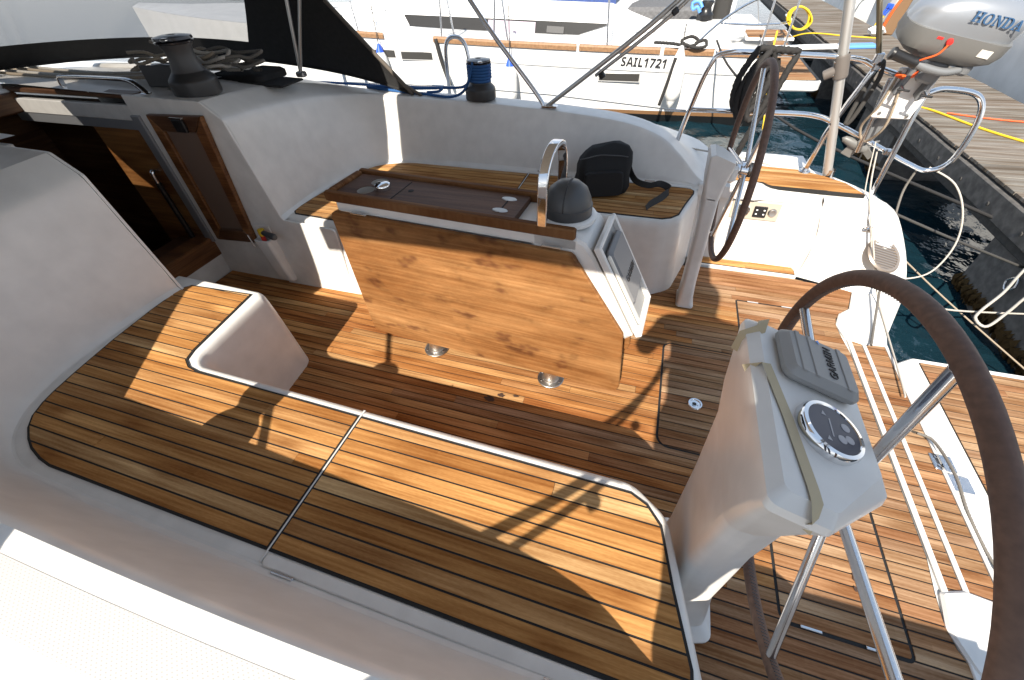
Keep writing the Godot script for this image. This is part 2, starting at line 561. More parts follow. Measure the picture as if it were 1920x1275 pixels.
func bench(side: float) -> void:
	var w: String = SIDE_WORD[side]
	var t := thing("cockpit_bench", "L-shaped teak-planked bench with the hinged locker lid, in front of the camera" if side > 0 else "L-shaped teak-planked bench with the black bag lying on it", "bench", Vector3.ZERO, "cockpit benches")
	t.set_meta("label", "teak planked cockpit bench with hinged locker lid beside the dial-topped helm pedestal" if side > 0 else "teak planked cockpit bench behind the table with the black bag on it")
	var o := seat_outline(side)
	var s := Soup.new()
	var rows := []
	for l in [[-0.032, -0.006], [-0.030, 0.02], [-0.008, 0.34], [-0.002, 0.400], [0.001, 0.422], [0.006, 0.439], [0.014, 0.4505], [0.026, 0.455]]:
		var ring := []
		for p in inset(o, l[0]): ring.append(Vector3(p.x, l[1], p.y))
		rows.append(ring)
	s.loft(rows, true)
	var tp := inset(o, 0.026)
	var ti := Geometry2D.triangulate_polygon(tp)
	for i in range(0, ti.size(), 3):
		s.t(Vector3(tp[ti[i]].x, 0.455, tp[ti[i]].y), Vector3(tp[ti[i + 1]].x, 0.455, tp[ti[i + 1]].y), Vector3(tp[ti[i + 2]].x, 0.455, tp[ti[i + 2]].y))
	part("moulding", s.mesh(42), M.gel, t)
	var tk := seat_teak(side)
	part("caulking", join([[slab(tk, 0.006), Transform3D(Basis.IDENTITY, Vector3(0, 0.4592, 0))]]), M.caulk, t)
	# the locker lid: a gap across the bench, two hinges behind it
	var gx := -0.745
	var jn := PackedVector2Array(rect(gx - 0.0085, minf(CZ + side * 0.74, CZ + side * 1.26), gx + 0.0085, maxf(CZ + side * 0.74, CZ + side * 1.26)))
	var inner := inset(tk, 0.0075)
	planks(t, inner, 0.4612, 0.0425, CZ + side * 0.787, M.teak_seat, [jn], 5.0, 6.0)
	part("lid_gap_trim", slab(PackedVector2Array(rect(gx - 0.003, minf(CZ + side * 0.762, CZ + side * 1.245), gx + 0.003, maxf(CZ + side * 0.762, CZ + side * 1.245))), 0.006, 0.002), M.gel2, t, Vector3(0, 0.4607, 0))
	# raised rim of the lid behind the teak
	var rim := PackedVector2Array(round_poly(rect(gx + 0.008, minf(CZ + side * 1.221, CZ + side * 1.2515), 0.27, maxf(CZ + side * 1.221, CZ + side * 1.2515)), 0.012, 4))
	part("lid_rim", slab(rim, 0.012, 0.003), M.gel, t, Vector3(0, 0.4635, 0))
	for hx in [-0.665, 0.02]:
		var h := part("hinge", cbox(0.062, 0.006, 0.012, 0.002), M.steel, t, Vector3(hx, 0.464, CZ + side * 1.257))
		part("pin", bar(Vector3(-0.03, 0.003, 0), Vector3(0.03, 0.003, 0), 0.004, 8), M.steel, h)

# cockpit surround: backrest, coaming, top, as a loft along the edge of the bench
func surround_rows(side: float) -> Array:
	# stations: B foot, T inner top edge, T2 outer top edge, Q deck beyond (x, y, s)
	var s0 := 0.290 if side < 0 else 0.405
	var st := [
		[[-1.945, 0.47, s0], [-2.035, 0.975, s0], [-2.135, 1.052, s0], [-2.62, 1.062, s0], [-2.9, 1.065, s0]],
		[[-1.965, 0.47, 0.60], [-2.095, 0.945, 0.60], [-2.225, 1.020, 0.60], [-2.70, 1.045, 0.60], [-3.0, 1.05, 0.60]],
		[[-1.945, 0.47, 0.93], [-2.095, 0.905, 0.98], [-2.265, 0.972, 1.0], [-2.70, 1.00, 1.0], [-3.0, 1.01, 1.0]],
		[[-1.86, 0.47, 1.13], [-2.01, 0.868, 1.22], [-2.16, 0.905, 1.30], [-2.60, 0.93, 1.36], [-3.0, 0.94, 1.36]],
		[[-1.70, 0.47, 1.235], [-1.83, 0.846, 1.345], [-1.92, 0.848, 1.46], [-2.15, 0.80, 1.66], [-2.6, 0.73, 1.90]],
		[[-1.45, 0.47, 1.256], [-1.50, 0.834, 1.362], [-1.52, 0.836, 1.50], [-1.58, 0.78, 1.66], [-1.7, 0.70, 1.92]],
		[[-1.1, 0.47, 1.260], [-1.1, 0.822, 1.366], [-1.1, 0.824, 1.51], [-1.1, 0.76, 1.66], [-1.1, 0.68, 1.94]],
		[[-0.6, 0.47, 1.260], [-0.6, 0.797, 1.364], [-0.6, 0.800, 1.51], [-0.6, 0.74, 1.66], [-0.6, 0.66, 1.93]],
		[[-0.2, 0.47, 1.258], [-0.2, 0.762, 1.352], [-0.2, 0.766, 1.50], [-0.2, 0.70, 1.65], [-0.2, 0.63, 1.90]],
		[[0.03, 0.47, 1.254], [0.03, 0.702, 1.336], [0.03, 0.708, 1.48], [0.03, 0.65, 1.64], [0.03, 0.60, 1.88]],
		[[0.16, 0.47, 1.248], [0.165, 0.612, 1.312], [0.165, 0.622, 1.46], [0.165, 0.59, 1.62], [0.165, 0.57, 1.86]],
		[[0.26, 0.468, 1.238], [0.28, 0.515, 1.272], [0.28, 0.525, 1.44], [0.28, 0.53, 1.60], [0.28, 0.54, 1.84]],
		[[0.31, 0.466, 1.230], [0.36, 0.475, 1.25], [0.36, 0.482, 1.42], [0.36, 0.485, 1.60], [0.36, 0.50, 1.82]]]
	var dense := []
	for k in 5:
		var line := []
		for a in st: line.append(P(a[k][0], a[k][1], a[k][2], side))
		dense.append(cr(line, 5))
	var rows := []
	for i in dense[0].size():
		var B: Vector3 = dense[0][i]; var T: Vector3 = dense[1][i]; var T2: Vector3 = dense[2][i]; var Q: Vector3 = dense[3][i]; var Q2: Vector3 = dense[4][i]
		var nx := Vector3(T.x - B.x, 0, T.z - B.z)
		if nx.length() < 0.02: nx = Vector3(0, 0, side * 0.05)
		nx = nx.normalized()
		var h := T.y - B.y
		var r := clampf(h * 0.09, 0.004, 0.035)
		var up := (T - B).normalized()
		var dn := (T2 - T).normalized()
		var dq := (Q - T2).normalized()
		var r2 := minf(0.02, (T2 - T).length() * 0.3)
		rows.append([B - nx * 0.016 - Vector3(0, 0.0145, 0), B - nx * 0.008 - Vector3(0, 0.0125, 0), B + nx * 0.008 + Vector3(0, 0.006, 0), B.lerp(T, 0.2), B.lerp(T, 0.5) + nx * 0.004, B.lerp(T, 0.8),
			T - up * r, T - up * r * 0.35 + dn * r * 0.12, T + dn * r * 0.35 - up * r * 0.08, T + dn * r, T.lerp(T2, 0.5), T2 - dn * r2, T2 + dq * r2 * 0.1, T2 + dq * r2, T2.lerp(Q, 0.5), Q, Q2])
	return rows

func surround(side: float) -> void:
	var w := "behind the black bag" if side < 0 else "under the camera"
	var t := thing("cockpit_coaming", "white moulded coaming and backrest carrying the winch wound with blue rope" if side < 0 else "white moulded coaming and backrest with a dotted non-slip top", "coaming", Vector3.ZERO, "cockpit coamings")
	var rows := surround_rows(side)
	var s := Soup.new()
	s.loft(rows)
	part("moulding", s.mesh(28), M.gel, t)
	# inboard cheek beside the companionway
	var ck := [Vector2(-2.64, -0.01), Vector2(-1.62, -0.01), Vector2(-1.60, 0.44), Vector2(-1.93, 0.455), Vector2(-1.945, 0.47), Vector2(-2.035, 0.975), Vector2(-2.135, 1.052), Vector2(-2.64, 1.062)]
	var cs := slab_soup(round_poly(ck, [0, 0, 0.02, 0.01, 0.0, 0.02, 0.02, 0], 4), 0.012, 0.003)
	# local x,z -> world x,y
	cs.xf(Transform3D(Basis(Vector3(1, 0, 0), Vector3(0, 0, -side), Vector3(0, 1, 0)), Vector3(0, 0, CZ + side * (0.276 if side < 0 else 0.391))))
	part("cheek", cs.mesh(30), M.gel, t)
	# hull side down to the water
	var hr := []
	for i in rows.size():
		var q: Vector3 = rows[i][16]
		hr.append([q, q + Vector3(0, -0.03, side * 0.03), q + Vector3(0, -0.45, side * 0.10), Vector3(q.x, -0.75, q.z - side * 0.15)])
	var hs := Soup.new(); hs.loft(hr)
	part("topside", hs.mesh(30), M.hull, t)
	if side > 0:
		# non-slip pad on the coaming top
		var pr := []
		for i in range(16, rows.size() - 16):
			var T: Vector3 = rows[i][9]; var T2: Vector3 = rows[i][11]
			pr.append([T.lerp(T2, 0.16) + Vector3(0, 0.0007, 0), T.lerp(T2, 0.5) + Vector3(0, 0.0007, 0), T2 + Vector3(0, 0.0007, 0)])
		var ps := Soup.new(); ps.loft(pr)
		part("non_slip_pad", ps.mesh(30), M.dot, t)

func floor_outline() -> PackedVector2Array:
	var h := [[-2.60, 0.285], [-1.66, 0.285], [-1.66, 0.80], [0.08, 0.80], [0.10, 1.10], [0.46, 1.118], [0.96, 1.124], [1.285, 1.075], [1.225, 0.885], [1.175, 0.83], [1.140, 0.77], [1.130, 0.70], [1.135, 0.62], [1.150, 0.50]]
	var a := PackedVector2Array()
	for p in h: a.append(Vector2(p[0], CZ - p[1]))
	for i in range(h.size() - 1, -1, -1): a.append(Vector2(h[i][0], CZ + h[i][1]))
	return a

func cockpit_floor() -> void:
	var fo := floor_outline()
	var base := structure("cockpit_floor", slab(fo, 0.05), M.caulk)
	base.position.y = -0.003
	var hat := [
		[round_poly(rect(0.248, -1.716, 1.02, -1.070), [0.04, 0.01, 0.01, 0.05], 5), "hatch"],
		[round_poly(rect(0.632, -2.190, 0.995, -1.735), [0.008, 0.035, 0.008, 0.008], 5), "hatch"],
		[round_poly(rect(0.655, -1.005, 1.012, -0.535), [0.008, 0.008, 0.02, 0.03], 5), "hatch"]]
	var ex := []
	for h in hat: ex.append(inset(h[0], -0.0045))
	planks(base, inset(fo, 0.004), 0.003, 0.0414, -1.6585, M.teak_floor, ex, 1.0, 2.6, 0.0055, M.teak_aft, 0.25)
	for h in hat:
		var lid := part("floor_hatch", slab(h[0], 0.02), M.caulk, base, Vector3(0, 0.0006, 0))
		planks(lid, inset(h[0], 0.0055), 0.0027, 0.0414, -1.6585, M.teak_aft, [], 0.9, 1.8)
	# ring pull of the middle hatch
	var rp := part("ring_pull", lathe([Vector2(0.0, 0.0045), Vector2(0.012, 0.0045), Vector2(0.014, 0.001), Vector2(0.021, 0.001), Vector2(0.024, 0.006), Vector2(0.030, 0.006), Vector2(0.033, 0.001)], 24), M.chrome, base, Vector3(0.404, 0.004, -1.335))
	part("socket", lathe([Vector2(0, 0.0062), Vector2(0.008, 0.0062), Vector2(0.0095, 0.005)], 14), M.rubber, rp, Vector3(-0.004, 0, 0.003))
	for hp in [[0.72, -2.187], [0.90, -2.187], [0.74, -0.538], [0.915, -0.536]]:
		part("hinge", cbox(0.06, 0.004, 0.009, 0.0015), M.steel, base, Vector3(hp[0], 0.0065, hp[1]))
	# narrow raised teak strip along the foot of the engine panel wall
	var st := PackedVector2Array(round_poly(rect(0.42, -2.612, 0.985, -2.522), 0.006, 3))
	var sb := part("side_step", slab(inset(st, -0.012), 0.03, 0.003), M.gel, base, Vector3(0, 0.016, 0))
	part("caulking", slab(st, 0.004), M.caulk, sb, Vector3(0, 0.0025, 0))
	planks(sb, inset(st, 0.004), 0.0045, 0.0295, -2.612, M.teak_seat, [], 0.8, 2.0, 0.004)
	# dark wear stains in the planks
	var k := 0
	for d in [[-0.47, -1.135, 0.020, 0.012], [-0.52, -1.10, 0.026, 0.016], [-0.40, -1.15, 0.014, 0.006], [0.905, -0.79, 0.008, 0.01], [0.90, -0.735, 0.007, 0.012], [0.895, -0.70, 0.006, 0.009]]:
		var pl := PackedVector2Array()
		for j in 14:
			var a := TAU * j / 14
			var rr := rng.randf_range(0.65, 1.2)
			pl.append(Vector2(cos(a) * d[2] * rr, sin(a) * d[3] * rr))
		part("stain", slab(pl, 0.0006), M.stain, base, Vector3(d[0], 0.0072, d[1]))
		k += 1

func transom() -> void:
	# threshold at the open stern: white ribs with teak between
	var t := thing("stern_threshold", "low white ribbed stern sill with narrow teak strips between cockpit and platform", "sill")
	var m := slab_soup(round_poly(rect(1.10, CZ - 0.72, 1.335, CZ + 0.90), 0.02, 3), 0.30, 0.004)
	m.xf(Transform3D(Basis.IDENTITY, Vector3(0, -0.006, 0)))
	part("moulding", m.mesh(), M.gel, t)
	for r in [[1.152, 1.172], [1.217, 1.234], [1.320, 1.334]]:
		part("rib", slab(PackedVector2Array(round_poly(rect(r[0], CZ - 0.625, r[1], CZ + 0.92), 0.005, 2)), 0.012, 0.003), M.gel, t, Vector3(0, 0.006, 0))
	for r in [[1.174, 1.215], [1.236, 1.318]]:
		var o := PackedVector2Array(rect(r[0], CZ - 0.61, r[1], CZ + 0.9))
		var b := part("teak_strip", slab(o, 0.006), M.caulk, t, Vector3(0, -0.002, 0))
		planks(b, o, 0.0025, 0.0414, -1.6585, M.teak_aft, [], 0.3, 0.6)
	# steel hinge plates of the folding platform
	for hz in [-1.30, -0.52]:
		var h := part("platform_hinge", cbox(0.075, 0.006, 0.075, 0.004), M.steel, t, Vector3(1.335, 0.003, hz))
		part("hinge_leaf", cbox(0.09, 0.006, 0.075, 0.004), M.steel, h, Vector3(0.105, -0.095, 0.01))
		for e in [[-0.02, -0.02], [0.02, 0.02], [-0.02, 0.02]]:
			part("screw", lathe([Vector2(0, 0.0045), Vector2(0.005, 0.004), Vector2(0.006, 0.002)], 10), M.chrome, h, Vector3(e[0], 0.003, e[1]))
	var p := thing("swim_platform", "folded-down swim platform with teak planks and a wide white edge band", "platform")
	var po := PackedVector2Array(round_poly([Vector2(1.425, -1.99), Vector2(1.515, -2.055), Vector2(2.30, -2.065), Vector2(2.30, -0.69), Vector2(1.515, -0.70), Vector2(1.425, -0.77)], 0.02, 4))
	part("moulding", slab(po, 0.09, 0.010, true), M.gel, p, Vector3(0, -0.100, 0))
	var pt := PackedVector2Array(round_poly(rect(1.533, -2.020, 2.27, -0.735), 0.01, 3))
	part("caulking", slab(pt, 0.004), M.caulk, p, Vector3(0, -0.0985, 0))
	planks(p, inset(pt, 0.004), -0.0965, 0.0425, -1.6585, M.teak_aft, [], 0.9, 2.0)

func quarter(side: float) -> void:
	# aft corner: bench beside the helm with teak top, recessed wall below, sloping wing down to the stern
	var stb := side < 0
	var t := thing("stern_quarter", "white aft corner with a teak seat above the engine instrument panel" if stb else "white aft corner beside the near steering wheel", "deck corner", Vector3.ZERO, "stern quarters")
	var q := func(x: float, y: float, s: float) -> Vector3: return P(x, y, s, side)
	var s := Soup.new()
	# wall with recess: rows from foot to seat edge along x
	var xs := [0.30, 0.46, 0.62, 0.69, 0.74, 0.97]
	var top := [[1.235, 0.487], [1.235, 0.487], [1.235, 0.487], [1.265, 0.475], [1.275, 0.468], [1.275, 0.462]]
	var rows := []
	for i in xs.size():
		var x: float = xs[i]
		rows.append([q.call(x, 0.0, 1.215), q.call(x, 0.03, 1.222), q.call(x, 0.40, 1.268), q.call(x + 0.004, 0.412, 1.262), q.call(x + 0.004, 0.418, top[i][0] - 0.004), q.call(x + 0.004, top[i][1] - 0.006, top[i][0] - 0.002), q.call(x + 0.004, top[i][1], top[i][0] + 0.006), q.call(x + 0.004, top[i][1], 1.66), q.call(x, 0.46, 1.9)])
	s.loft(rows)
	# end cheek of the recess
	s.loft([[q.call(0.97, 0.0, 1.215), q.call(0.97, 0.22, 1.246), q.call(0.97, 0.40, 1.268), q.call(0.974, 0.463, 1.30)], [q.call(1.0, 0.0, 1.15), q.call(1.015, 0.22, 1.19), q.call(0.985, 0.40, 1.245), q.call(0.97, 0.463, 1.274)]])
	part("wall", s.mesh(30), M.gel, t)
	# sloping wing
	var w := Soup.new()
	var a := [q.call(1.0, 0.0, 1.15), q.call(1.015, 0.22, 1.19), q.call(0.985, 0.40, 1.245), q.call(0.97, 0.462, 1.272), q.call(0.97, 0.463, 1.66)]
	var b := [q.call(1.15, 0.0, 1.105), q.call(1.15, 0.16, 1.15), q.call(1.12, 0.36, 1.22), q.call(1.09, 0.462, 1.268), q.call(1.08, 0.463, 1.56)]
	var c := [q.call(1.30, 0.0, 1.055), q.call(1.30, 0.10, 1.12), q.call(1.26, 0.30, 1.20), q.call(1.19, 0.46, 1.262), q.call(1.2, 0.46, 1.42)]
	var d := [q.call(1.40, 0.0, 1.04), q.call(1.42, 0.05, 1.12), q.call(1.40, 0.20, 1.19), q.call(1.30, 0.42, 1.25), q.call(1.285, 0.44, 1.33)]
	var e := [q.call(1.585, -0.02, 1.20), q.call(1.60, 0.02, 1.26), q.call(1.54, 0.16, 1.32), q.call(1.40, 0.36, 1.33), q.call(1.32, 0.42, 1.36)]
	var rws := []
	for k in 5: rws.append(cr([a[k], b[k], c[k], d[k], e[k]], 4))
	var rot := []
	for j in rws[0].size():
		var col := []
		for k in 5: col.append(rws[k][j])
		rot.append(cr(col, 3))
	w.loft(rot)
	part("wing", w.mesh(40), M.gel, t)
	# low shelf round the stern corner
	var low := []
	for p in round_poly(v2([[1.285, 1.078], [1.225, 0.885], [1.160, 0.82], [1.125, 0.72], [1.145, 0.61], [1.22, 0.585], [1.33, 0.60], [1.36, 0.70], [1.56, 1.12], [1.60, 1.24], [1.40, 1.30], [1.0, 1.25]]), [0.01, 0.03, 0.03, 0.04, 0.02, 0.02, 0.02, 0.05, 0.05, 0.05, 0, 0], 5):
		low.append(Vector2(p.x, CZ + side * p.y))
	part("corner_shelf", slab(PackedVector2Array(low), 0.45, 0.008), M.gel, t, Vector3(0, 0.011, 0))
	# outer skin of the quarter
	var sk := Soup.new()
	var o0 := [q.call(0.30, 0.50, 1.83), q.call(0.7, 0.475, 1.74), q.call(0.97, 0.463, 1.66), q.call(1.08, 0.463, 1.56), q.call(1.2, 0.46, 1.42), q.call(1.285, 0.44, 1.33), q.call(1.32, 0.42, 1.36)]
	var o1 := []
	var o2 := []
	for p in o0:
		o1.append(p + Vector3(0.03, -0.12, side * 0.05)); o2.append(Vector3(p.x + 0.05, -0.8, p.z - side * 0.1))
	sk.loft([o0, o1, o2])
	part("topside", sk.mesh(40), M.hull, t)
	# teak top
	var tk := PackedVector2Array()
	for p in [[0.40, 1.325], [0.655, 1.325], [0.675, 1.30], [0.70, 1.287], [1.165, 1.275], [1.10, 1.42], [1.0, 1.50], [0.88, 1.57], [0.62, 1.585], [0.40, 1.575]]: tk.append(Vector2(p[0], CZ + side * p[1]))
	part("caulking", slab(tk, 0.02), M.caulk, t, Vector3(0, 0.4885, 0))
	planks(t, inset(tk, 0.005), 0.4905, 0.0425, CZ + side * 1.33, M.teak_seat, [], 1.5, 2.5)
	if stb:
		# grille in the wing
		var gb := Basis(Vector3(0.93, -0.30, -0.22).normalized(), Vector3(0.36, 0.80, 0.48).normalized(), Vector3.ZERO)
		gb.z = gb.x.cross(gb.y).normalized(); gb.x = gb.y.cross(gb.z).normalized()
		var g := part("vent_grille", lathe([Vector2(0, 0.0), Vector2(0.085, 0.0), Vector2(0.085, 0.006), Vector2(0.098, 0.008), Vector2(0.106, 0.0)], 36), M.vent, t, Vector3(1.357, 0.212, -2.528), gb)
		for k in 11:
			var zz := -0.078 + k * 0.0156
			var hw := sqrt(maxf(0.083 * 0.083 - zz * zz, 0.0001))
			part("slat", cbox(hw * 2, 0.004, 0.0055, 0.001), M.vent_slat, g, Vector3(0, 0.007, zz), Basis(Vector3.RIGHT, 0.4))

func instrument_panel() -> void:
	var t := thing("engine_panel", "beige engine panel with a round tachometer, black key block and gauge", "instrument panel", P(0.655, 0.345, 1.254, -1.0))
	var tilt := Basis(Vector3.RIGHT, -0.12)
	t.basis = tilt
	part("plate", cbox(0.265, 0.105, 0.006, 0.008), M.panel_plate, t)
	var rx := Basis(Vector3.RIGHT, PI / 2)
	var tc := part("tachometer", lathe([Vector2(0, 0.006), Vector2(0.036, 0.006), Vector2(0.037, 0.012), Vector2(0.042, 0.011), Vector2(0.043, 0.0)], 28), M.chrome, t, Vector3(-0.072, 0.0, 0.003), rx)
	part("dial_face", lathe([Vector2(0, 0.0068), Vector2(0.034, 0.0068), Vector2(0.0345, 0.006)], 24), M.glass_grey, tc)
	var kb := part("key_block", cbox(0.072, 0.066, 0.012, 0.004), M.plastic, t, Vector3(0.028, -0.002, 0.006))
	for e in [[-0.02, 0.012], [0.02, 0.012], [-0.02, -0.012], [0.02, -0.012]]:
		part("button", cbox(0.010, 0.008, 0.004, 0.002), M.white, kb, Vector3(e[0], e[1], 0.007))
	part("gauge", lathe([Vector2(0, 0.009), Vector2(0.018, 0.011), Vector2(0.022, 0.008), Vector2(0.026, 0.0)], 24), M.steel_dull, t, Vector3(0.095, -0.002, 0.003), rx)

func companionway() -> void:
	var t := thing("companionway", "open companionway with dark cabin inside, teak sill and grey metal door frame", "companionway")
	# cabin volume
	var s := Soup.new()
	var x0 := -2.66; var x1 := -4.2; var zl := CZ - 0.62; var zr := CZ + 0.62; var yb := -1.1; var yt := 0.93
	s.q(Vector3(x1, yb, zl), Vector3(x1, yb, zr), Vector3(x1, yt, zr), Vector3(x1, yt, zl))
	s.q(Vector3(x0, yb, zl), Vector3(x1, yb, zl), Vector3(x1, yt, zl), Vector3(x0, yt, zl))
	s.q(Vector3(x0, yb, zr), Vector3(x1, yb, zr), Vector3(x1, yt, zr), Vector3(x0, yt, zr))
	s.q(Vector3(x0, yb, zl), Vector3(x0, yb, zr), Vector3(x1, yb, zr), Vector3(x1, yb, zl))
	s.q(Vector3(x0, yb, zl), Vector3(x0, yb, zr), Vector3(x0, 0.0, zr), Vector3(x0, 0.0, zl))
	for z in [[zl, CZ - 0.33], [CZ + 0.33, zr]]:
		s.q(Vector3(x0, 0, z[0]), Vector3(x0, 0, z[1]), Vector3(x0, yt, z[1]), Vector3(x0, yt, z[0]))
		s.q(Vector3(x0, yt, z[0]), Vector3(x0, yt, z[1]), Vector3(x1, yt, z[1]), Vector3(x1, yt, z[0]))
	part("cabin_interior", s.mesh(10), M.cabin_wood, t)
	part("riser", cbox(0.03, 0.15, 0.60, 0.008), M.gel, t, Vector3(-2.625, 0.062, CZ))
	part("sill", cbox(0.13, 0.125, 0.585, 0.006), M.door, t, Vector3(-2.665, 0.192, CZ))
	part("sill_step", cbox(0.26, 0.03, 0.56, 0.005), M.door_dark, t, Vector3(-2.79, 0.20, CZ))
	for sd in [-1.0, 1.0]:
		part("jamb", cbox(0.06, 0.74, 0.022, 0.003), M.alu_frame, t, P(-2.615, 0.60, 0.272, sd))
		# hatch runner going forward on each side of the opening
		var r := part("hatch_runner", cbox(1.05, 0.075, 0.03, 0.004), M.gel2, t, P(-3.11, 0.975, 0.295, sd))
		part("runner_plate", cbox(1.05, 0.05, 0.006, 0.002), M.alu_frame, r, Vector3(0, -0.062, -sd * 0.005))
		part("trim", cbox(1.12, 0.026, 0.07, 0.006), M.door_dark, r, Vector3(-0.03, 0.075, sd * 0.035))
	part("inner_panel", cbox(0.40, 1.15, 0.02, 0.004), M.panel_wood, t, Vector3(-2.86, 0.33, CZ - 0.31))
	var gh := part("grab_handle", tube(cr([Vector3(-2.735, 0.66, CZ - 0.30), Vector3(-2.735, 0.67, CZ - 0.262), Vector3(-2.735, 0.63, CZ - 0.25), Vector3(-2.735, 0.40, CZ - 0.25), Vector3(-2.735, 0.18, CZ - 0.25), Vector3(-2.735, 0.15, CZ - 0.262), Vector3(-2.735, 0.15, CZ - 0.30)], 5), 0.014, 12), M.chrome, t)
	part("grip", bar(Vector3(-2.735, 0.61, CZ - 0.25), Vector3(-2.735, 0.2, CZ - 0.25), 0.0155, 12), M.plastic, gh)
	part("sliding_hatch", cbox(0.35, 0.05, 0.60, 0.012), M.gel, t, Vector3(-3.72, 1.03, CZ))
	part("front_coaming", cbox(0.04, 0.10, 0.62, 0.008), M.door_dark, t, Vector3(-3.55, 0.99, CZ))
	# open door leaf folded back on the cheek
	var d := thing("companionway_door", "small framed wooden companionway door folded open against the white cheek", "door")
	var c := [Vector3(-2.505, 0.985, 0), Vector3(-2.135, 0.995, 0), Vector3(-2.205, 0.285, 0), Vector3(-2.52, 0.265, 0)]
	var zf := CZ - 0.276
	var cc: Vector3 = (c[0] + c[1] + c[2] + c[3]) / 4.0
	var inn := []
	for p in c: inn.append(cc + Vector3((p.x - cc.x) * 0.60, (p.y - cc.y) * 0.78, 0))
	var names := ["top_rail", "stile", "bottom_rail", "stile"]
	for k in 4:
		var a: Vector3 = c[k]; var b: Vector3 = c[(k + 1) % 4]; var e: Vector3 = inn[(k + 1) % 4]; var f: Vector3 = inn[k]
		var pl := inset(PackedVector2Array([Vector2(a.x, a.y), Vector2(b.x, b.y), Vector2(e.x, e.y), Vector2(f.x, f.y)]), 0.001)
		var fs := slab_soup(pl, 0.024, 0.004)
		fs.xf(Transform3D(Basis(Vector3(1, 0, 0), Vector3(0, 0, 1), Vector3(0, 1, 0)), Vector3(0, 0, zf + 0.028)))
		part(names[k], fs.mesh(20), M.door if k % 2 == 1 else M.door_dark, d)
	var ps := slab_soup(PackedVector2Array([Vector2(inn[0].x, inn[0].y), Vector2(inn[1].x, inn[1].y), Vector2(inn[2].x, inn[2].y), Vector2(inn[3].x, inn[3].y)]), 0.008)
	ps.xf(Transform3D(Basis(Vector3(1, 0, 0), Vector3(0, 0, 1), Vector3(0, 1, 0)), Vector3(0, 0, zf + 0.013)))
	part("acrylic_panel", ps.mesh(20), M.door_panel, d)
	var lk := part("lock", cbox(0.075, 0.06, 0.018, 0.004), M.plastic, d, Vector3(-2.29, 0.945, zf + 0.035))
	part("latch", cbox(0.085, 0.008, 0.02, 0.002), M.chrome, lk, Vector3(0, 0.036, 0))
	part("hook", bar(Vector3(-2.235, 0.34, zf + 0.03), Vector3(-2.215, 0.262, zf + 0.035), 0.006, 8), M.chrome, d)
	# pocket with winch handle on the cheek
	var k := thing("winch_handle_pocket", "white wall pocket on the cheek holding a black-gripped winch handle", "pocket")
	var pk := Soup.new()
	var zc := CZ - 0.276
	var ring := func(y: float, hx: float, dz: float, cx: float) -> Array:
		var o := []
		for p in round_poly(rect(cx - hx, 0, cx + hx, dz), [0, 0, 0.02, 0.02], 4): o.append(Vector3(p.x, y, zc + p.y))
		return o
	var rw := [ring.call(0.035, 0.048, 0.035, -2.085), ring.call(0.055, 0.052, 0.048, -2.09), ring.call(0.2, 0.054, 0.055, -2.105), ring.call(0.325, 0.056, 0.06, -2.12), ring.call(0.33, 0.050, 0.054, -2.12), ring.call(0.27, 0.048, 0.05, -2.115)]
	pk.loft(rw, true); pk.fan(rw[0]); pk.fan(rw[5])
	part("pocket", pk.mesh(35), M.gel, k)
	part("back_plate", cbox(0.13, 0.10, 0.008, 0.004), M.gel, k, Vector3(-2.128, 0.36, zc + 0.004))
	var hd := part("winch_handle", bar(Vector3(-2.115, 0.30, zc + 0.035), Vector3(-2.10, 0.395, zc + 0.04), 0.013, 12), M.red, k)
	part("knob", lathe([Vector2(0, 0.02), Vector2(0.018, 0.018), Vector2(0.02, 0.0), Vector2(0.018, -0.02), Vector2(0, -0.022)], 16), M.yellow, hd, Vector3(-2.09, 0.385, zc + 0.045))
	part("grip", tube(cr([Vector3(-2.085, 0.385, zc + 0.045), Vector3(-2.04, 0.387, zc + 0.06), Vector3(-1.98, 0.39, zc + 0.078), Vector3(-1.955, 0.39, zc + 0.085)], 4), [0.013, 0.014, 0.015, 0.016, 0.016, 0.017, 0.018, 0.019, 0.019, 0.019, 0.018, 0.016, 0.012], 12), M.plastic2, hd)

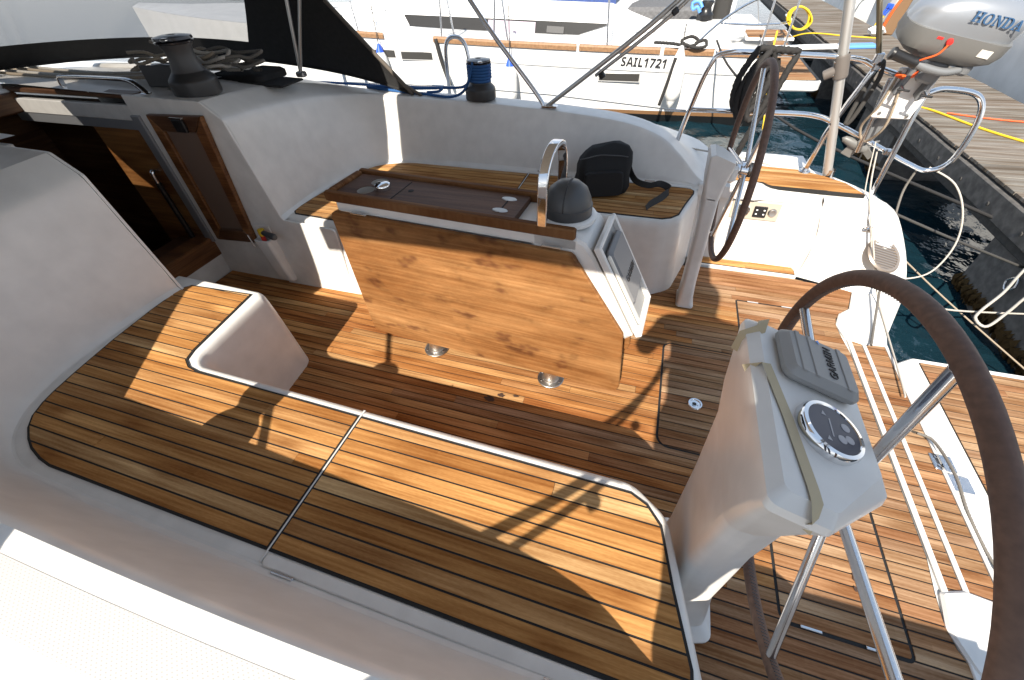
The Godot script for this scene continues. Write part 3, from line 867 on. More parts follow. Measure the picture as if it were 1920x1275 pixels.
# ------------------------------------------------------------------ cockpit fittings
func table() -> void:
	var t := thing("cockpit_table", "wooden cockpit table with hanging varnished leaf and white instrument pod", "table", Vector3(-0.70, 0, -1.375))
	t.rotation.y = deg_to_rad(-3.5)
	for px in [-0.20, 0.435]:
		var l := part("leg", lathe([Vector2(0.036, 0.30), Vector2(0.036, 0.02), Vector2(0.042, 0.012), Vector2(0.060, 0.009), Vector2(0.064, 0.0055), Vector2(0.064, 0.002)], 32), M.steel_dull, t, Vector3(px, 0.002, 0.045))
		for k in 6:
			var a := TAU * (k + 0.3) / 6
			part("screw", lathe([Vector2(0, 0.004), Vector2(0.004, 0.003), Vector2(0.005, 0)], 8), M.chrome, l, Vector3(cos(a) * 0.051, 0.0095, sin(a) * 0.051))
	# white body
	part("body", cbox(1.02, 0.55, 0.17, 0.02), M.gel, t, Vector3(0.03, 0.545, 0))
	part("top_frame", cbox(1.01, 0.045, 0.236, 0.006), M.gel, t, Vector3(0.025, 0.805, 0))
	# wooden top with raised fiddle round it
	var cb := CSGBox3D.new()
	cb.size = Vector3(0.80, 0.024, 0.19); cb.material = M.table_csg; cb.name = "table_top"
	t.add_child(cb); cb.position = Vector3(-0.115, 0.8405, 0)
	for c in [[-0.375, 0.040], [-0.365, -0.045]]:
		var cy := CSGCylinder3D.new()
		cy.radius = 0.036; cy.height = 0.06; cy.sides = 36; cy.operation = CSGShape3D.OPERATION_SUBTRACTION; cy.material = M.table_csg; cy.name = "recess"
		cb.add_child(cy, true); cy.position = Vector3(c[0] + 0.115, 0, c[1])
	var tp := Node3D.new()
	tp.name = "top_fittings"; t.add_child(tp); tp.position = Vector3(-0.115, 0.8405, 0)
	part("fiddle", cbox(1.035, 0.040, 0.030, 0.006), M.table_edge, t, Vector3(0.0, 0.845, 0.114))
	part("fiddle", cbox(0.90, 0.040, 0.030, 0.006), M.table_edge, t, Vector3(-0.065, 0.845, -0.114))
	part("fiddle", cbox(0.030, 0.040, 0.198, 0.006), M.table_edge, t, Vector3(-0.502, 0.8452, 0))
	for c in [[-0.375, 0.040], [-0.365, -0.045]]:
		part("cup_holder", lathe([Vector2(0.0358, 0.010), Vector2(0.0345, 0.010), Vector2(0.0335, -0.009), Vector2(0.030, -0.0115), Vector2(0, -0.0115)], 32), M.cup, tp, Vector3(c[0] + 0.115, 0.0, c[1]))
	part("filler_cap", lathe([Vector2(0, 0.026), Vector2(0.022, 0.025), Vector2(0.031, 0.02), Vector2(0.034, 0.012), Vector2(0.033, 0.0)], 28), M.chrome, tp, Vector3(-0.195, 0.012, 0.012))
	part("lid_seam", cbox(0.004, 0.002, 0.16, 0.0005), M.caulk, tp, Vector3(-0.115, 0.0125, 0))
	part("finger_hole", lathe([Vector2(0, 0.001), Vector2(0.011, 0.001), Vector2(0.012, 0)], 18), M.caulk, tp, Vector3(-0.075, 0.0122, -0.005))
	part("lid_seam", cbox(0.005, 0.002, 0.13, 0.0005), M.caulk, tp, Vector3(0.33, 0.0125, -0.005))
	for z in [-0.05, 0.045]:
		var h := part("lid_hinge", lathe([Vector2(0, 0.003), Vector2(0.022, 0.003), Vector2(0.024, 0.0)], 20), M.steel_dull, tp, Vector3(0.33, 0.0125, z))
		h.scale = Vector3(1.3, 1, 0.6)
	# leaves
	var lp := round_poly(v2([[-0.505, 0.79], [0.515, 0.782], [0.735, 0.47], [0.765, 0.145], [-0.485, 0.135]]), [0.03, 0.03, 0.03, 0.035, 0.03], 6)
	for sd in [1.0, -1.0]:
		var s := slab_soup(lp, 0.022, 0.004, true)
		s.xf(Transform3D(Basis(Vector3(1, 0, 0), Vector3(0, 0, sd), Vector3(0, 1, 0)), Vector3(0, 0, sd * 0.142)))
		# grain in the leaf runs along it: uv from x,y
		var m := s.mesh(30)
		part("leaf", reuv_xy(m), M.leaf, t)
		for hx in [-0.36, 0.44]:
			part("leaf_hinge", cbox(0.075, 0.006, 0.014, 0.002), M.steel, t, Vector3(hx, 0.796, sd * 0.135))
	# instrument pod at the aft end
	var pod := Soup.new()
	var prof := [[0.36, 0.838], [0.50, 0.838], [0.555, 0.815], [0.588, 0.77], [0.768, 0.455], [0.742, 0.43], [0.69, 0.48], [0.50, 0.72], [0.36, 0.72]]
	var rr := []
	for z in [[-0.118, 0.012], [-0.110, 0.0], [0.110, 0.0], [0.118, 0.012]]:
		var ring := []
		for p in inset(PackedVector2Array(v2(prof)), z[1]): ring.append(Vector3(p.x, p.y, z[0]))
		rr.append(ring)
	pod.loft(rr, true); pod.fan(rr[0]); pod.fan(rr[3])
	var pd := part("instrument_pod", pod.mesh(24), M.gel, t)
	# sloping bezel with the covered plotter
	var dir := Vector3(0.18, -0.315, 0).normalized()
	var nrm := Vector3(0.315, 0.18, 0).normalized()
	var bb := Basis(dir, nrm, dir.cross(nrm))
	var fr := Soup.new()
	for e in [[0.0, 0.122, 0.40, 0.016], [0.0, -0.122, 0.40, 0.016]]:
		fr.add(cbox_soup(e[2], 0.026, e[3], 0.004), Transform3D(Basis.IDENTITY, Vector3(e[0], 0, e[1])))
	for e in [-0.192, 0.192]:
		fr.add(cbox_soup(0.016, 0.0255, 0.232, 0.004), Transform3D(Basis.IDENTITY, Vector3(e, 0, 0)))
	var ctr := Vector3(0.693, 0.640, 0)
	part("bezel", fr.mesh(), M.gel, pd, ctr, bb)
	part("bezel_plate", cbox(0.385, 0.012, 0.235, 0.003), M.grey_cover, pd, ctr - nrm * 0.012, bb)
	var cv := part("display_cover", cbox(0.235, 0.03, 0.19, 0.012), M.grey_side2, pd, ctr + nrm * 0.010 + dir * -0.035 , bb)
	text_part("GARMIN", 0.024, M.letter, cv, Transform3D(Basis(Vector3(0, 0, -1), Vector3(-1, 0, 0), Vector3(0, 1, 0)), Vector3(0.02, 0.0158, 0.0)))
	part("rail", cbox(0.30, 0.012, 0.018, 0.004), M.off_white, pd, ctr + nrm * 0.018 + Vector3(0, 0, 0.108) , bb)
	# compass dome
	var cp := part("compass", lathe([Vector2(0.105, 0.0), Vector2(0.105, 0.012), Vector2(0.096, 0.018), Vector2(0.088, 0.018)], 40), M.gel, t, Vector3(0.452, 0.838, -0.012))
	part("hood", lathe([Vector2(0.087, 0.014), Vector2(0.087, 0.050), Vector2(0.083, 0.052), Vector2(0.080, 0.072), Vector2(0.066, 0.103), Vector2(0.04, 0.124), Vector2(0, 0.131)], 40), M.smoke, cp)
	var rib := []
	for k in 13:
		var a := PI * k / 12
		rib.append(Vector3(0, 0.05 + sin(a) * 0.083, cos(a) * 0.083))
	part("hood_seam", tube(rib, 0.0025, 6), M.plastic, cp, Vector3(0.004, 0, 0))
	# grab bar over the compass
	var ar := []
	for k in 25:
		var a := PI * k / 24
		ar.append(Vector3(0.0, 0.10 + pow(sin(a), 0.7) * 0.125, cos(a) * 0.118 ))
	ar.push_front(Vector3(0, 0.0, 0.118)); ar.append(Vector3(0, 0.0, -0.118))
	var hb := []
	for i in ar.size():
		var p: Vector3 = ar[i]
		var tg: Vector3 = (ar[mini(i + 1, ar.size() - 1)] - ar[maxi(i - 1, 0)]).normalized()
		var nn := tg.cross(Vector3.RIGHT).normalized()
		var ring := []
		for q in round_poly(rect(-0.017, -0.009, 0.017, 0.009), 0.005, 3): ring.append(p + Vector3.RIGHT * q.x + nn * q.y)
		hb.append(ring)
	var hs := Soup.new(); hs.loft(hb, true); hs.fan(hb[0]); hs.fan(hb[hb.size() - 1])
	part("grab_bar", hs.mesh(40), M.chrome, t, Vector3(0.40, 0.858, 0.0))

func reuv_xy(m: ArrayMesh) -> ArrayMesh:
	var a := m.surface_get_arrays(0)
	var v: PackedVector3Array = a[Mesh.ARRAY_VERTEX]
	var uv := PackedVector2Array()
	for p in v: uv.append(Vector2(p.x, p.y))
	a[Mesh.ARRAY_TEX_UV] = uv
	var o := ArrayMesh.new()
	o.add_surface_from_arrays(Mesh.PRIMITIVE_TRIANGLES, a)
	return o

func wheel(center: Vector3, tilt: float, yaw: float, first: float, label: String, mark: bool) -> void:
	var t := thing("steering_wheel", label, "steering wheel", center, "steering wheels")
	# local: x = wheel axis, y = up in the wheel plane, z = across
	t.basis = Basis(Vector3.UP, yaw) * Basis(Vector3.BACK, tilt)
	var R := 0.44
	var ring := []
	for k in 96:
		var a := TAU * k / 96
		ring.append(Vector3(0, cos(a) * R, sin(a) * R))
	part("rim", tube(ring, 0.0152, 14, true), M.leather, t)
	# stitching along the inner side of the leather
	var st := []
	for k in 300:
		var a := TAU * k / 300
		var b := TAU * (k + 0.45) / 300
		var ra := R - 0.0146
		st.append(bar(Vector3(0.006, cos(a) * ra, sin(a) * ra), Vector3(-0.006, cos(b) * ra, sin(b) * ra), 0.0012, 5))
	var sm := part("stitching", join(st), M.plastic2, t)
	sm.set_meta("kind", "stuff")
	for k in 5:
		var a := deg_to_rad(first + 72.0 * k)
		part("spoke", bar(Vector3(0.035, cos(a) * 0.03, sin(a) * 0.03), Vector3(0, cos(a) * (R - 0.012), sin(a) * (R - 0.012)), 0.0105, 12), M.steel, t)
	var hb := part("hub", lathe([Vector2(0, 0.05), Vector2(0.022, 0.05), Vector2(0.028, 0.045), Vector2(0.030, 0.02), Vector2(0.040, 0.014), Vector2(0.040, -0.016), Vector2(0.026, -0.02), Vector2(0.022, -0.12), Vector2(0, -0.12)], 28), M.chrome, t, Vector3(0.03, 0, 0), Basis(Vector3.BACK, -PI / 2))
	for k in 3:
		part("ring", lathe([Vector2(0.031, 0.003), Vector2(0.034, 0.002), Vector2(0.034, -0.002), Vector2(0.031, -0.003)], 28), M.rubber, hb, Vector3(0, 0.024 + k * 0.008, 0))
	if mark:
		var a := deg_to_rad(196.0)
		part("king_spoke_mark", tube([Vector3(0, cos(a - 0.012) * R, sin(a - 0.012) * R), Vector3(0, cos(a + 0.012) * R, sin(a + 0.012) * R)], 0.0160, 14), M.white, t)

func ring_rect(x0: float, x1: float, z0: float, z1: float, r: float, y0: float, slope := 0.0) -> Array:
	var o := []
	for p in round_poly(rect(x0, z0, x1, z1), r, 4): o.append(Vector3(p.x, y0 - slope * (p.x - 0.25), p.y))
	return o

func pedestal(side: float) -> void:
	var port := side > 0
	var t := thing("helm_pedestal", "white helm pedestal with covered plotter, round autopilot dial and masking tape" if port else "slim white helm pedestal standing behind the table beside the bag", "pedestal", Vector3.ZERO, "helm pedestals")
	var hk := 1.0 if port else 0.835
	var dx := 0.0 if port else 0.022
	var zz := func(s: float) -> float: return CZ + side * s
	# ring with the outboard aft corner cut back
	var rg := func(x0: float, x1: float, s0: float, s1: float, cut: float, r: float, y: float, sl: float) -> Array:
		var o := []
		var k := 1.0 if port else 0.42
		var sa := s0 if port else 0.66
		var sb := s1 if port else 0.66 + (s1 - s0) * k
		var xe := x1 if port else x0 + (x1 - x0) * 0.55
		for p in round_poly([Vector2(x0, sa), Vector2(xe, sa), Vector2(xe, sb - cut * k), Vector2(x0 + (xe - x0) * 0.45, sb), Vector2(x0, sb)], r * (1.0 if port else 0.6), 4):
			o.append(Vector3(p.x + dx, y * hk - sl * (p.x - 0.25), zz.call(p.y)))
		return o
	var s := Soup.new()
	var rows := [rg.call(0.275, 0.445, 0.62, 1.0, 0.03, 0.03, -0.005, 0.0), rg.call(0.275, 0.445, 0.62, 1.0, 0.03, 0.03, 0.012, 0.0), rg.call(0.278, 0.425, 0.66, 0.965, 0.03, 0.035, 0.03, 0.0), rg.call(0.275, 0.40, 0.685, 0.945, 0.03, 0.035, 0.20, 0.0), rg.call(0.262, 0.385, 0.695, 0.955, 0.03, 0.035, 0.55, 0.0), rg.call(0.25, 0.380, 0.695, 0.985, 0.04, 0.03, 0.78, 0.05)]
	s.loft(rows, true)
	part("column", s.mesh(30), M.gel, t)
	var c := Soup.new()
	var rw := [rg.call(0.25, 0.382, 0.695, 0.985, 0.04, 0.03, 0.775, 0.05), rg.call(0.238, 0.400, 0.68, 1.015, 0.06, 0.026, 0.86, 0.15), rg.call(0.232, 0.420, 0.67, 1.04, 0.085, 0.02, 0.945, 0.30), rg.call(0.230, 0.434, 0.66, 1.055, 0.10, 0.014, 0.985, 0.353), rg.call(0.233, 0.432, 0.663, 1.052, 0.10, 0.014, 1.000, 0.353), rg.call(0.252, 0.418, 0.684, 1.034, 0.10, 0.012, 1.018, 0.353)]
	c.loft(rw, true); c.fan(rw[5])
	part("console", c.mesh(26), M.gel, t)
	var nrm := Vector3(0.353, 1, 0).normalized()
	var dir := Vector3(1, -0.353, 0).normalized()
	var bb := Basis(dir, nrm, dir.cross(nrm))
	if port:
		var at := func(x: float, z: float, up: float) -> Vector3: return Vector3(x, 1.018 - 0.353 * (x - 0.25), z) + nrm * up
		var d := part("display_cover", cbox(0.138, 0.032, 0.118, 0.012), M.grey_cover, t, at.call(0.340, -0.622, 0.012), bb)
		for k in 3:
			part("rib", cbox(0.010, 0.003, 0.100, 0.0015), M.grey_cover, d, Vector3(-0.042 + k * 0.024 + (0.034 if k == 2 else 0.0), 0.0162, 0))
		text_part("GARMIN", 0.0145, M.letter, d, Transform3D(Basis(Vector3(0, 0, -1), Vector3(-1, 0, 0), Vector3(0, 1, 0)), Vector3(0.014, 0.0168, 0.0)))
		var tr := SurfaceTool.new()
		tr.begin(Mesh.PRIMITIVE_TRIANGLES); tr.set_normal(Vector3.UP)
		for p in [Vector3(-0.004, 0, 0), Vector3(0.003, 0, -0.006), Vector3(0.003, 0, 0.006)]: tr.add_vertex(p)
		part("logo_triangle", tr.commit(), M.sky_blue, d, Vector3(-0.002, 0.0172, -0.044))
		var g := part("autopilot_control", lathe([Vector2(0.063, 0.0), Vector2(0.063, 0.012), Vector2(0.059, 0.019), Vector2(0.052, 0.020), Vector2(0.050, 0.017), Vector2(0, 0.017)], 44), M.chrome, t, at.call(0.338, -0.482, 0.0), bb)
		g.scale = Vector3(0.84, 0.84, 0.84)
		part("dial_face", lathe([Vector2(0, 0.0185), Vector2(0.0505, 0.0185), Vector2(0.051, 0.017)], 40), M.dial, g)
		for k in 3:
			part("button", lathe([Vector2(0, 0.0008), Vector2(0.0085, 0.0006), Vector2(0.009, 0)], 18), M.button, g, Vector3([0.012, 0.028, 0.026][k], 0.0188, [0.018, 0.012, -0.014][k]))
		for k in 2:
			var ts := SurfaceTool.new()
			ts.begin(Mesh.PRIMITIVE_TRIANGLES); ts.set_normal(Vector3.UP)
			for p in [Vector3(0, 0, -0.006), Vector3(0.005, 0, 0.004), Vector3(-0.005, 0, 0.004)]: ts.add_vertex(p * (1.0 if k == 0 else 1.0))
			part("arrow", ts.commit(), M.button, g, Vector3(-0.016, 0.0192, -0.028 + 0.056 * k))
		part("print_line", cbox(0.003, 0.0004, 0.040, 0.0001), M.button, g, Vector3(-0.006, 0.0189, 0.0))
		# masking tape, weathered, over the console edges
		var tp := [[Vector3(0.2275, 0.99, -0.585), Vector3(0.2525, 1.0195, -0.58), Vector3(0.275, 1.0105, -0.48), Vector3(0.293, 1.0045, -0.365), Vector3(0.294, 1.0048, -0.345), Vector3(0.295, 0.989, -0.3265), Vector3(0.295, 0.955, -0.329)], [Vector3(0.2275, 0.96, -0.665), Vector3(0.2275, 1.002, -0.665), Vector3(0.253, 1.0205, -0.668), Vector3(0.262, 1.0178, -0.700)]]
		for line in tp:
			var rws := []
			for i in line.size():
				var tg: Vector3 = (line[mini(i + 1, line.size() - 1)] - line[maxi(i - 1, 0)]).normalized()
				var n2 := nrm if i > 0 and i < line.size() - 1 else Vector3(-0.5, 0.5, 0.7).normalized()
				var sd := tg.cross(n2).normalized() * 0.0095
				rws.append([line[i] - sd, line[i] + sd])
			var ts := Soup.new(); ts.loft(rws)
			part("masking_tape", ts.mesh(60), M.tape, t, nrm * 0.0012)
	else:
		part("hub_box", cbox(0.05, 0.085, 0.09, 0.015), M.gel, t, Vector3(0.395, 0.70, zz.call(0.88)))

func winch(at: Vector3, k: float, label: String, wrapped: bool) -> void:
	var t := thing("winch", label, "winch", at, "winches")
	var b := part("base", lathe([Vector2(0.100, 0), Vector2(0.103, 0.006), Vector2(0.103, 0.055), Vector2(0.099, 0.068), Vector2(0.082, 0.085), Vector2(0.072, 0.095)], 40), M.rubber2, t)
	part("drum", lathe([Vector2(0.072, 0.094), Vector2(0.066, 0.105), Vector2(0.059, 0.130), Vector2(0.057, 0.16), Vector2(0.060, 0.185), Vector2(0.070, 0.200)], 40), M.plastic2, t)
	part("self_tailer", lathe([Vector2(0.066, 0.198), Vector2(0.078, 0.203), Vector2(0.080, 0.209), Vector2(0.066, 0.212), Vector2(0.080, 0.216), Vector2(0.078, 0.226), Vector2(0.045, 0.232), Vector2(0.02, 0.232), Vector2(0.018, 0.222), Vector2(0, 0.222)], 40), M.winch_top, t)
	part("feeder_arm", cbox(0.03, 0.012, 0.07, 0.004), M.steel, t, Vector3(0.03, 0.222, 0.055), Basis(Vector3.UP, 0.5))
	t.scale = Vector3.ONE * k
	b.position.y = 0.0

func dodger() -> void:
	var t := thing("sprayhood", "black canvas sprayhood with a clear window over the cabin top", "sprayhood")
	var half_b := [[-1.60, 0.842, 1.40], [-1.95, 0.895, 1.47], [-2.35, 0.955, 1.47], [-2.8, 1.01, 1.40], [-3.25, 1.06, 1.22], [-3.6, 1.09, 0.92], [-3.8, 1.11, 0.5], [-3.86, 1.12, 0.0]]
	var half_t := [[-1.605, 0.846, 1.40], [-2.105, 1.34, 1.40], [-2.26, 1.60, 1.28], [-2.32, 1.76, 1.12], [-2.6, 1.83, 0.95], [-2.8, 1.87, 0.70], [-2.9, 1.90, 0.4], [-2.92, 1.91, 0.0]]
	var lb := []; var lt := []
	for i in half_b.size():
		lb.append(P(half_b[i][0], half_b[i][1], half_b[i][2], -1.0)); lt.append(P(half_t[i][0], half_t[i][1], half_t[i][2], -1.0))
	for i in range(half_b.size() - 2, -1, -1):
		lb.append(P(half_b[i][0], half_b[i][1], half_b[i][2], 1.0)); lt.append(P(half_t[i][0] + (0.15 if i == 1 else 0.1 if i == 2 else 0.0), half_t[i][1], half_t[i][2], 1.0))
	var B := cr(lb, 8); var T := cr(lt, 8)
	var can := Soup.new(); var film := Soup.new(); var trim := Soup.new()
	var nv := 14
	var win := func(i: int, j: int) -> bool:
		var u := float(i) / (B.size() - 1)
		return j >= 2 and j < 10 and ((u > 0.215 and u < 0.475) or (u > 0.525 and u < 0.785))
	var at := func(i: int, j: int) -> Vector3:
		var f := float(j) / nv
		var p: Vector3 = B[i].lerp(T[i], f)
		var mid := Vector3(-2.6, p.y, CZ)
		return p + (p - mid).normalized() * sin(f * PI) * 0.05 * clampf((T[i] - B[i]).length(), 0, 1)
	for i in B.size() - 1:
		for j in nv:
			(film if win.call(i, j) else can).q(at.call(i, j), at.call(i + 1, j), at.call(i + 1, j + 1), at.call(i, j + 1))
	# roof from the aft arch forward
	var arch := []
	for k in 17:
		var a := PI * k / 16
		arch.append(Vector3(-2.12 + 0.15 * k / 16.0 + 0.17 * sin(a), 1.38 + 0.60 * sin(a), CZ - cos(a) * 1.41))
	var on_arch := func(u: float) -> Vector3:
		var f := clampf(u, 0, 1) * 16.0
		var i := mini(int(f), 15)
		return arch[i].lerp(arch[i + 1], f - i)
	var i0 := 8
	var i1 := T.size() - 9
	for i in range(i0, i1):
		can.q(on_arch.call(float(i - i0) / (i1 - i0)), on_arch.call(float(i + 1 - i0) / (i1 - i0)), at.call(i + 1, nv), at.call(i, nv))
	part("canvas", can.mesh(60), M.canvas, t)
	part("window", film.mesh(60), M.film, t)
	# bound edges
	var e1 := []
	for i in range(0, 9): e1.append(T[i] + Vector3(0.004, 0, 0.006))
	part("edge_binding", tube(e1, 0.013, 8), M.canvas_trim, t)
	var e2 := []
	for i in range(0, B.size()): e2.append(B[i] + Vector3(0, 0.004, 0))
	part("foot_binding", tube(e2, 0.009, 8), M.canvas, t)
	part("arch_tube", tube(arch, 0.0125, 10), M.steel, t)
	for sd in [-1.0, 1.0]:
		part("strut", bar(P(-2.27, 1.0, 1.18, sd), P(-2.18, 1.62, 1.22, sd), 0.011, 10), M.steel_dull, t)
		part("strut", bar(P(-2.27, 1.0, 1.18, sd), P(-2.06, 1.60, 1.26, sd), 0.011, 10), M.steel_dull, t)
		part("strut_foot", cbox(0.06, 0.03, 0.045, 0.006), M.steel_dull, t, P(-2.27, 0.985, 1.18, sd))
	# strap holding the aft corner down
	part("tie_strap", bar(P(-1.54, 0.838, 1.40, -1.0), P(-1.66, 0.90, 1.40, -1.0), 0.010, 8), M.canvas_trim, t)

func bimini() -> void:
	var t := thing("bimini_top", "canvas bimini on bent steel bows over the cockpit, feet on the coaming", "bimini")
	var rows := []
	for i in 13:
		var row := []
		var x := -1.79 + 2.17 * i / 12.0
		for j in 17:
			var s := -1.72 + 3.44 * j / 16.0
			row.append(Vector3(x, 2.24 - 0.14 * pow(absf(s) / 1.72, 2.6) - 0.03 * pow((x + 0.70) / 1.06, 2), CZ + s))
		rows.append(row)
	var s := Soup.new(); s.loft(rows)
	part("canopy", s.mesh(40), M.bimini, t)
	for sd in [-1.0, 1.0]:
		var off := 0.0 if sd < 0 else 0.42
		var ft := P(-0.70, 0.812, 1.395 + off, sd)
		part("bow", tube(cr([ft, ft + Vector3(-0.055, 0.075, sd * 0.012), P(-1.17, 1.33, 1.47 + off * 0.6, sd), P(-1.62, 1.93, 1.60, sd), P(-1.72, 2.08, 1.66, sd)], 5), 0.0135, 12), M.steel, t)
		var f2 := P(-0.685, 0.806, 1.40 + off, sd)
		part("bow", tube(cr([f2, P(-0.03, 1.30, 1.47 + off * 0.6, sd), P(0.22, 1.62, 1.56, sd), P(0.32, 2.08, 1.66, sd)], 6), 0.0135, 12), M.steel_dull, t)
		part("strut", tube(cr([P(-0.40, 0.975, 1.44 + off, sd), P(0.02, 1.305, 1.46 + off * 0.6, sd), P(0.18, 1.56, 1.55, sd)], 6), 0.010, 10), M.steel_dull, t)
		part("foot_plate", cbox(0.10, 0.014, 0.05, 0.004), M.chrome, t, P(-0.66, 0.812, 1.40 + off, sd))
		for e in [-0.36, -0.02, 0.08]:
			part("clip", cbox(0.035, 0.03, 0.03, 0.005), M.plastic, t, P(e, 1.03 + (e + 0.30) * 0.86, 1.435 + off * 0.8, sd), Basis(Vector3.BACK, 0.7))

func bag() -> void:
	var t := thing("shoulder_bag", "black fabric shoulder bag with a loose strap lying on the bench", "bag", Vector3(-0.262, 0.462, -2.43))
	t.rotation = Vector3(0.0, 0.35, 0.0)
	t.scale = Vector3(1.14, 0.88, 1.1)
	var s := Soup.new()
	var rows := []
	for l in [[0.0, 0.86, 0.9, 0.0], [0.012, 0.97, 1.0, 0.0], [0.05, 1.0, 1.04, 0.0], [0.12, 1.0, 1.0, -0.008], [0.18, 0.98, 0.9, -0.018], [0.23, 0.92, 0.74, -0.03], [0.265, 0.80, 0.55, -0.038], [0.285, 0.60, 0.34, -0.042], [0.292, 0.30, 0.15, -0.044]]:
		var ring := []
		for p in round_poly(rect(-0.135 * l[1], -0.075 * l[2], 0.135 * l[1], 0.075 * l[2]), 0.045 * l[2], 6):
			ring.append(Vector3(p.x * (1.0 + 0.04 * sin(l[0] * 37.0)) + l[0] * 0.10, l[0] * (1.0 + 0.55 * (p.x - 0.02)) + 0.005 * sin(p.x * 60.0 + p.y * 40.0) * smoothstep(0.0, 0.1, l[0]), p.y + l[3] + 0.004 * sin(p.x * 45.0 + l[0] * 30.0)))
		rows.append(ring)
	s.loft(rows, true); s.fan(rows[0]); s.fan(rows[8])
	part("body", s.mesh(50), M.bag, t)
	var pk := Soup.new(); var pr := []
	for l in [[0.02, 0.9], [0.03, 1.0], [0.10, 1.0], [0.155, 0.95], [0.165, 0.8]]:
		var ring := []
		for p in round_poly(rect(-0.10 * l[1], 0.0, 0.10 * l[1], 0.03), 0.014, 4): ring.append(Vector3(p.x, l[0], p.y + 0.068 - l[0] * 0.06))
		pr.append(ring)
	pk.loft(pr, true); pk.fan(pr[0]); pk.fan(pr[4])
	part("front_pocket", pk.mesh(40), M.bag, t)
	var zp := []
	for k in 13: zp.append(Vector3(-0.12 + 0.02 * k, 0.235 + 0.02 * sin(PI * k / 12.0), 0.038 + 0.004 * sin(k)))
	part("zip", tube(zp, 0.003, 6), M.plastic2, t)
	# strap: flat band from the bag side down to the bench
	var line := cr([Vector3(0.137, 0.20, -0.02), Vector3(0.150, 0.13, 0.0), Vector3(0.18, 0.075, 0.035), Vector3(0.245, 0.050, 0.05), Vector3(0.31, 0.045, 0.03), Vector3(0.345, 0.030, 0.075), Vector3(0.29, 0.016, 0.14), Vector3(0.22, 0.012, 0.20), Vector3(0.185, 0.008, 0.245)], 6)
	var lr := []
	for i in line.size():
		var tg: Vector3 = (line[mini(i + 1, line.size() - 1)] - line[maxi(i - 1, 0)]).normalized()
		var tw := Vector3(0.25, 0.75, 0.55).lerp(Vector3(0.2, 0.5, -0.6), clampf(float(i) / line.size() * 1.4, 0, 1)).normalized()
		var sd := (tw - tg * tw.dot(tg)).normalized() * 0.019
		lr.append([line[i] - sd, line[i] + sd])
	var ss := Soup.new(); ss.loft(lr)
	for i in range(lr.size() - 1): ss.q(lr[i][0] + Vector3(0, 0.002, 0), lr[i + 1][0] + Vector3(0, 0.002, 0), lr[i + 1][1] + Vector3(0, 0.002, 0), lr[i][1] + Vector3(0, 0.002, 0))
	part("strap", ss.mesh(70), M.strap, t)
	part("buckle", cbox(0.026, 0.034, 0.010, 0.003), M.plastic, t, Vector3(0.145, 0.17, -0.008))

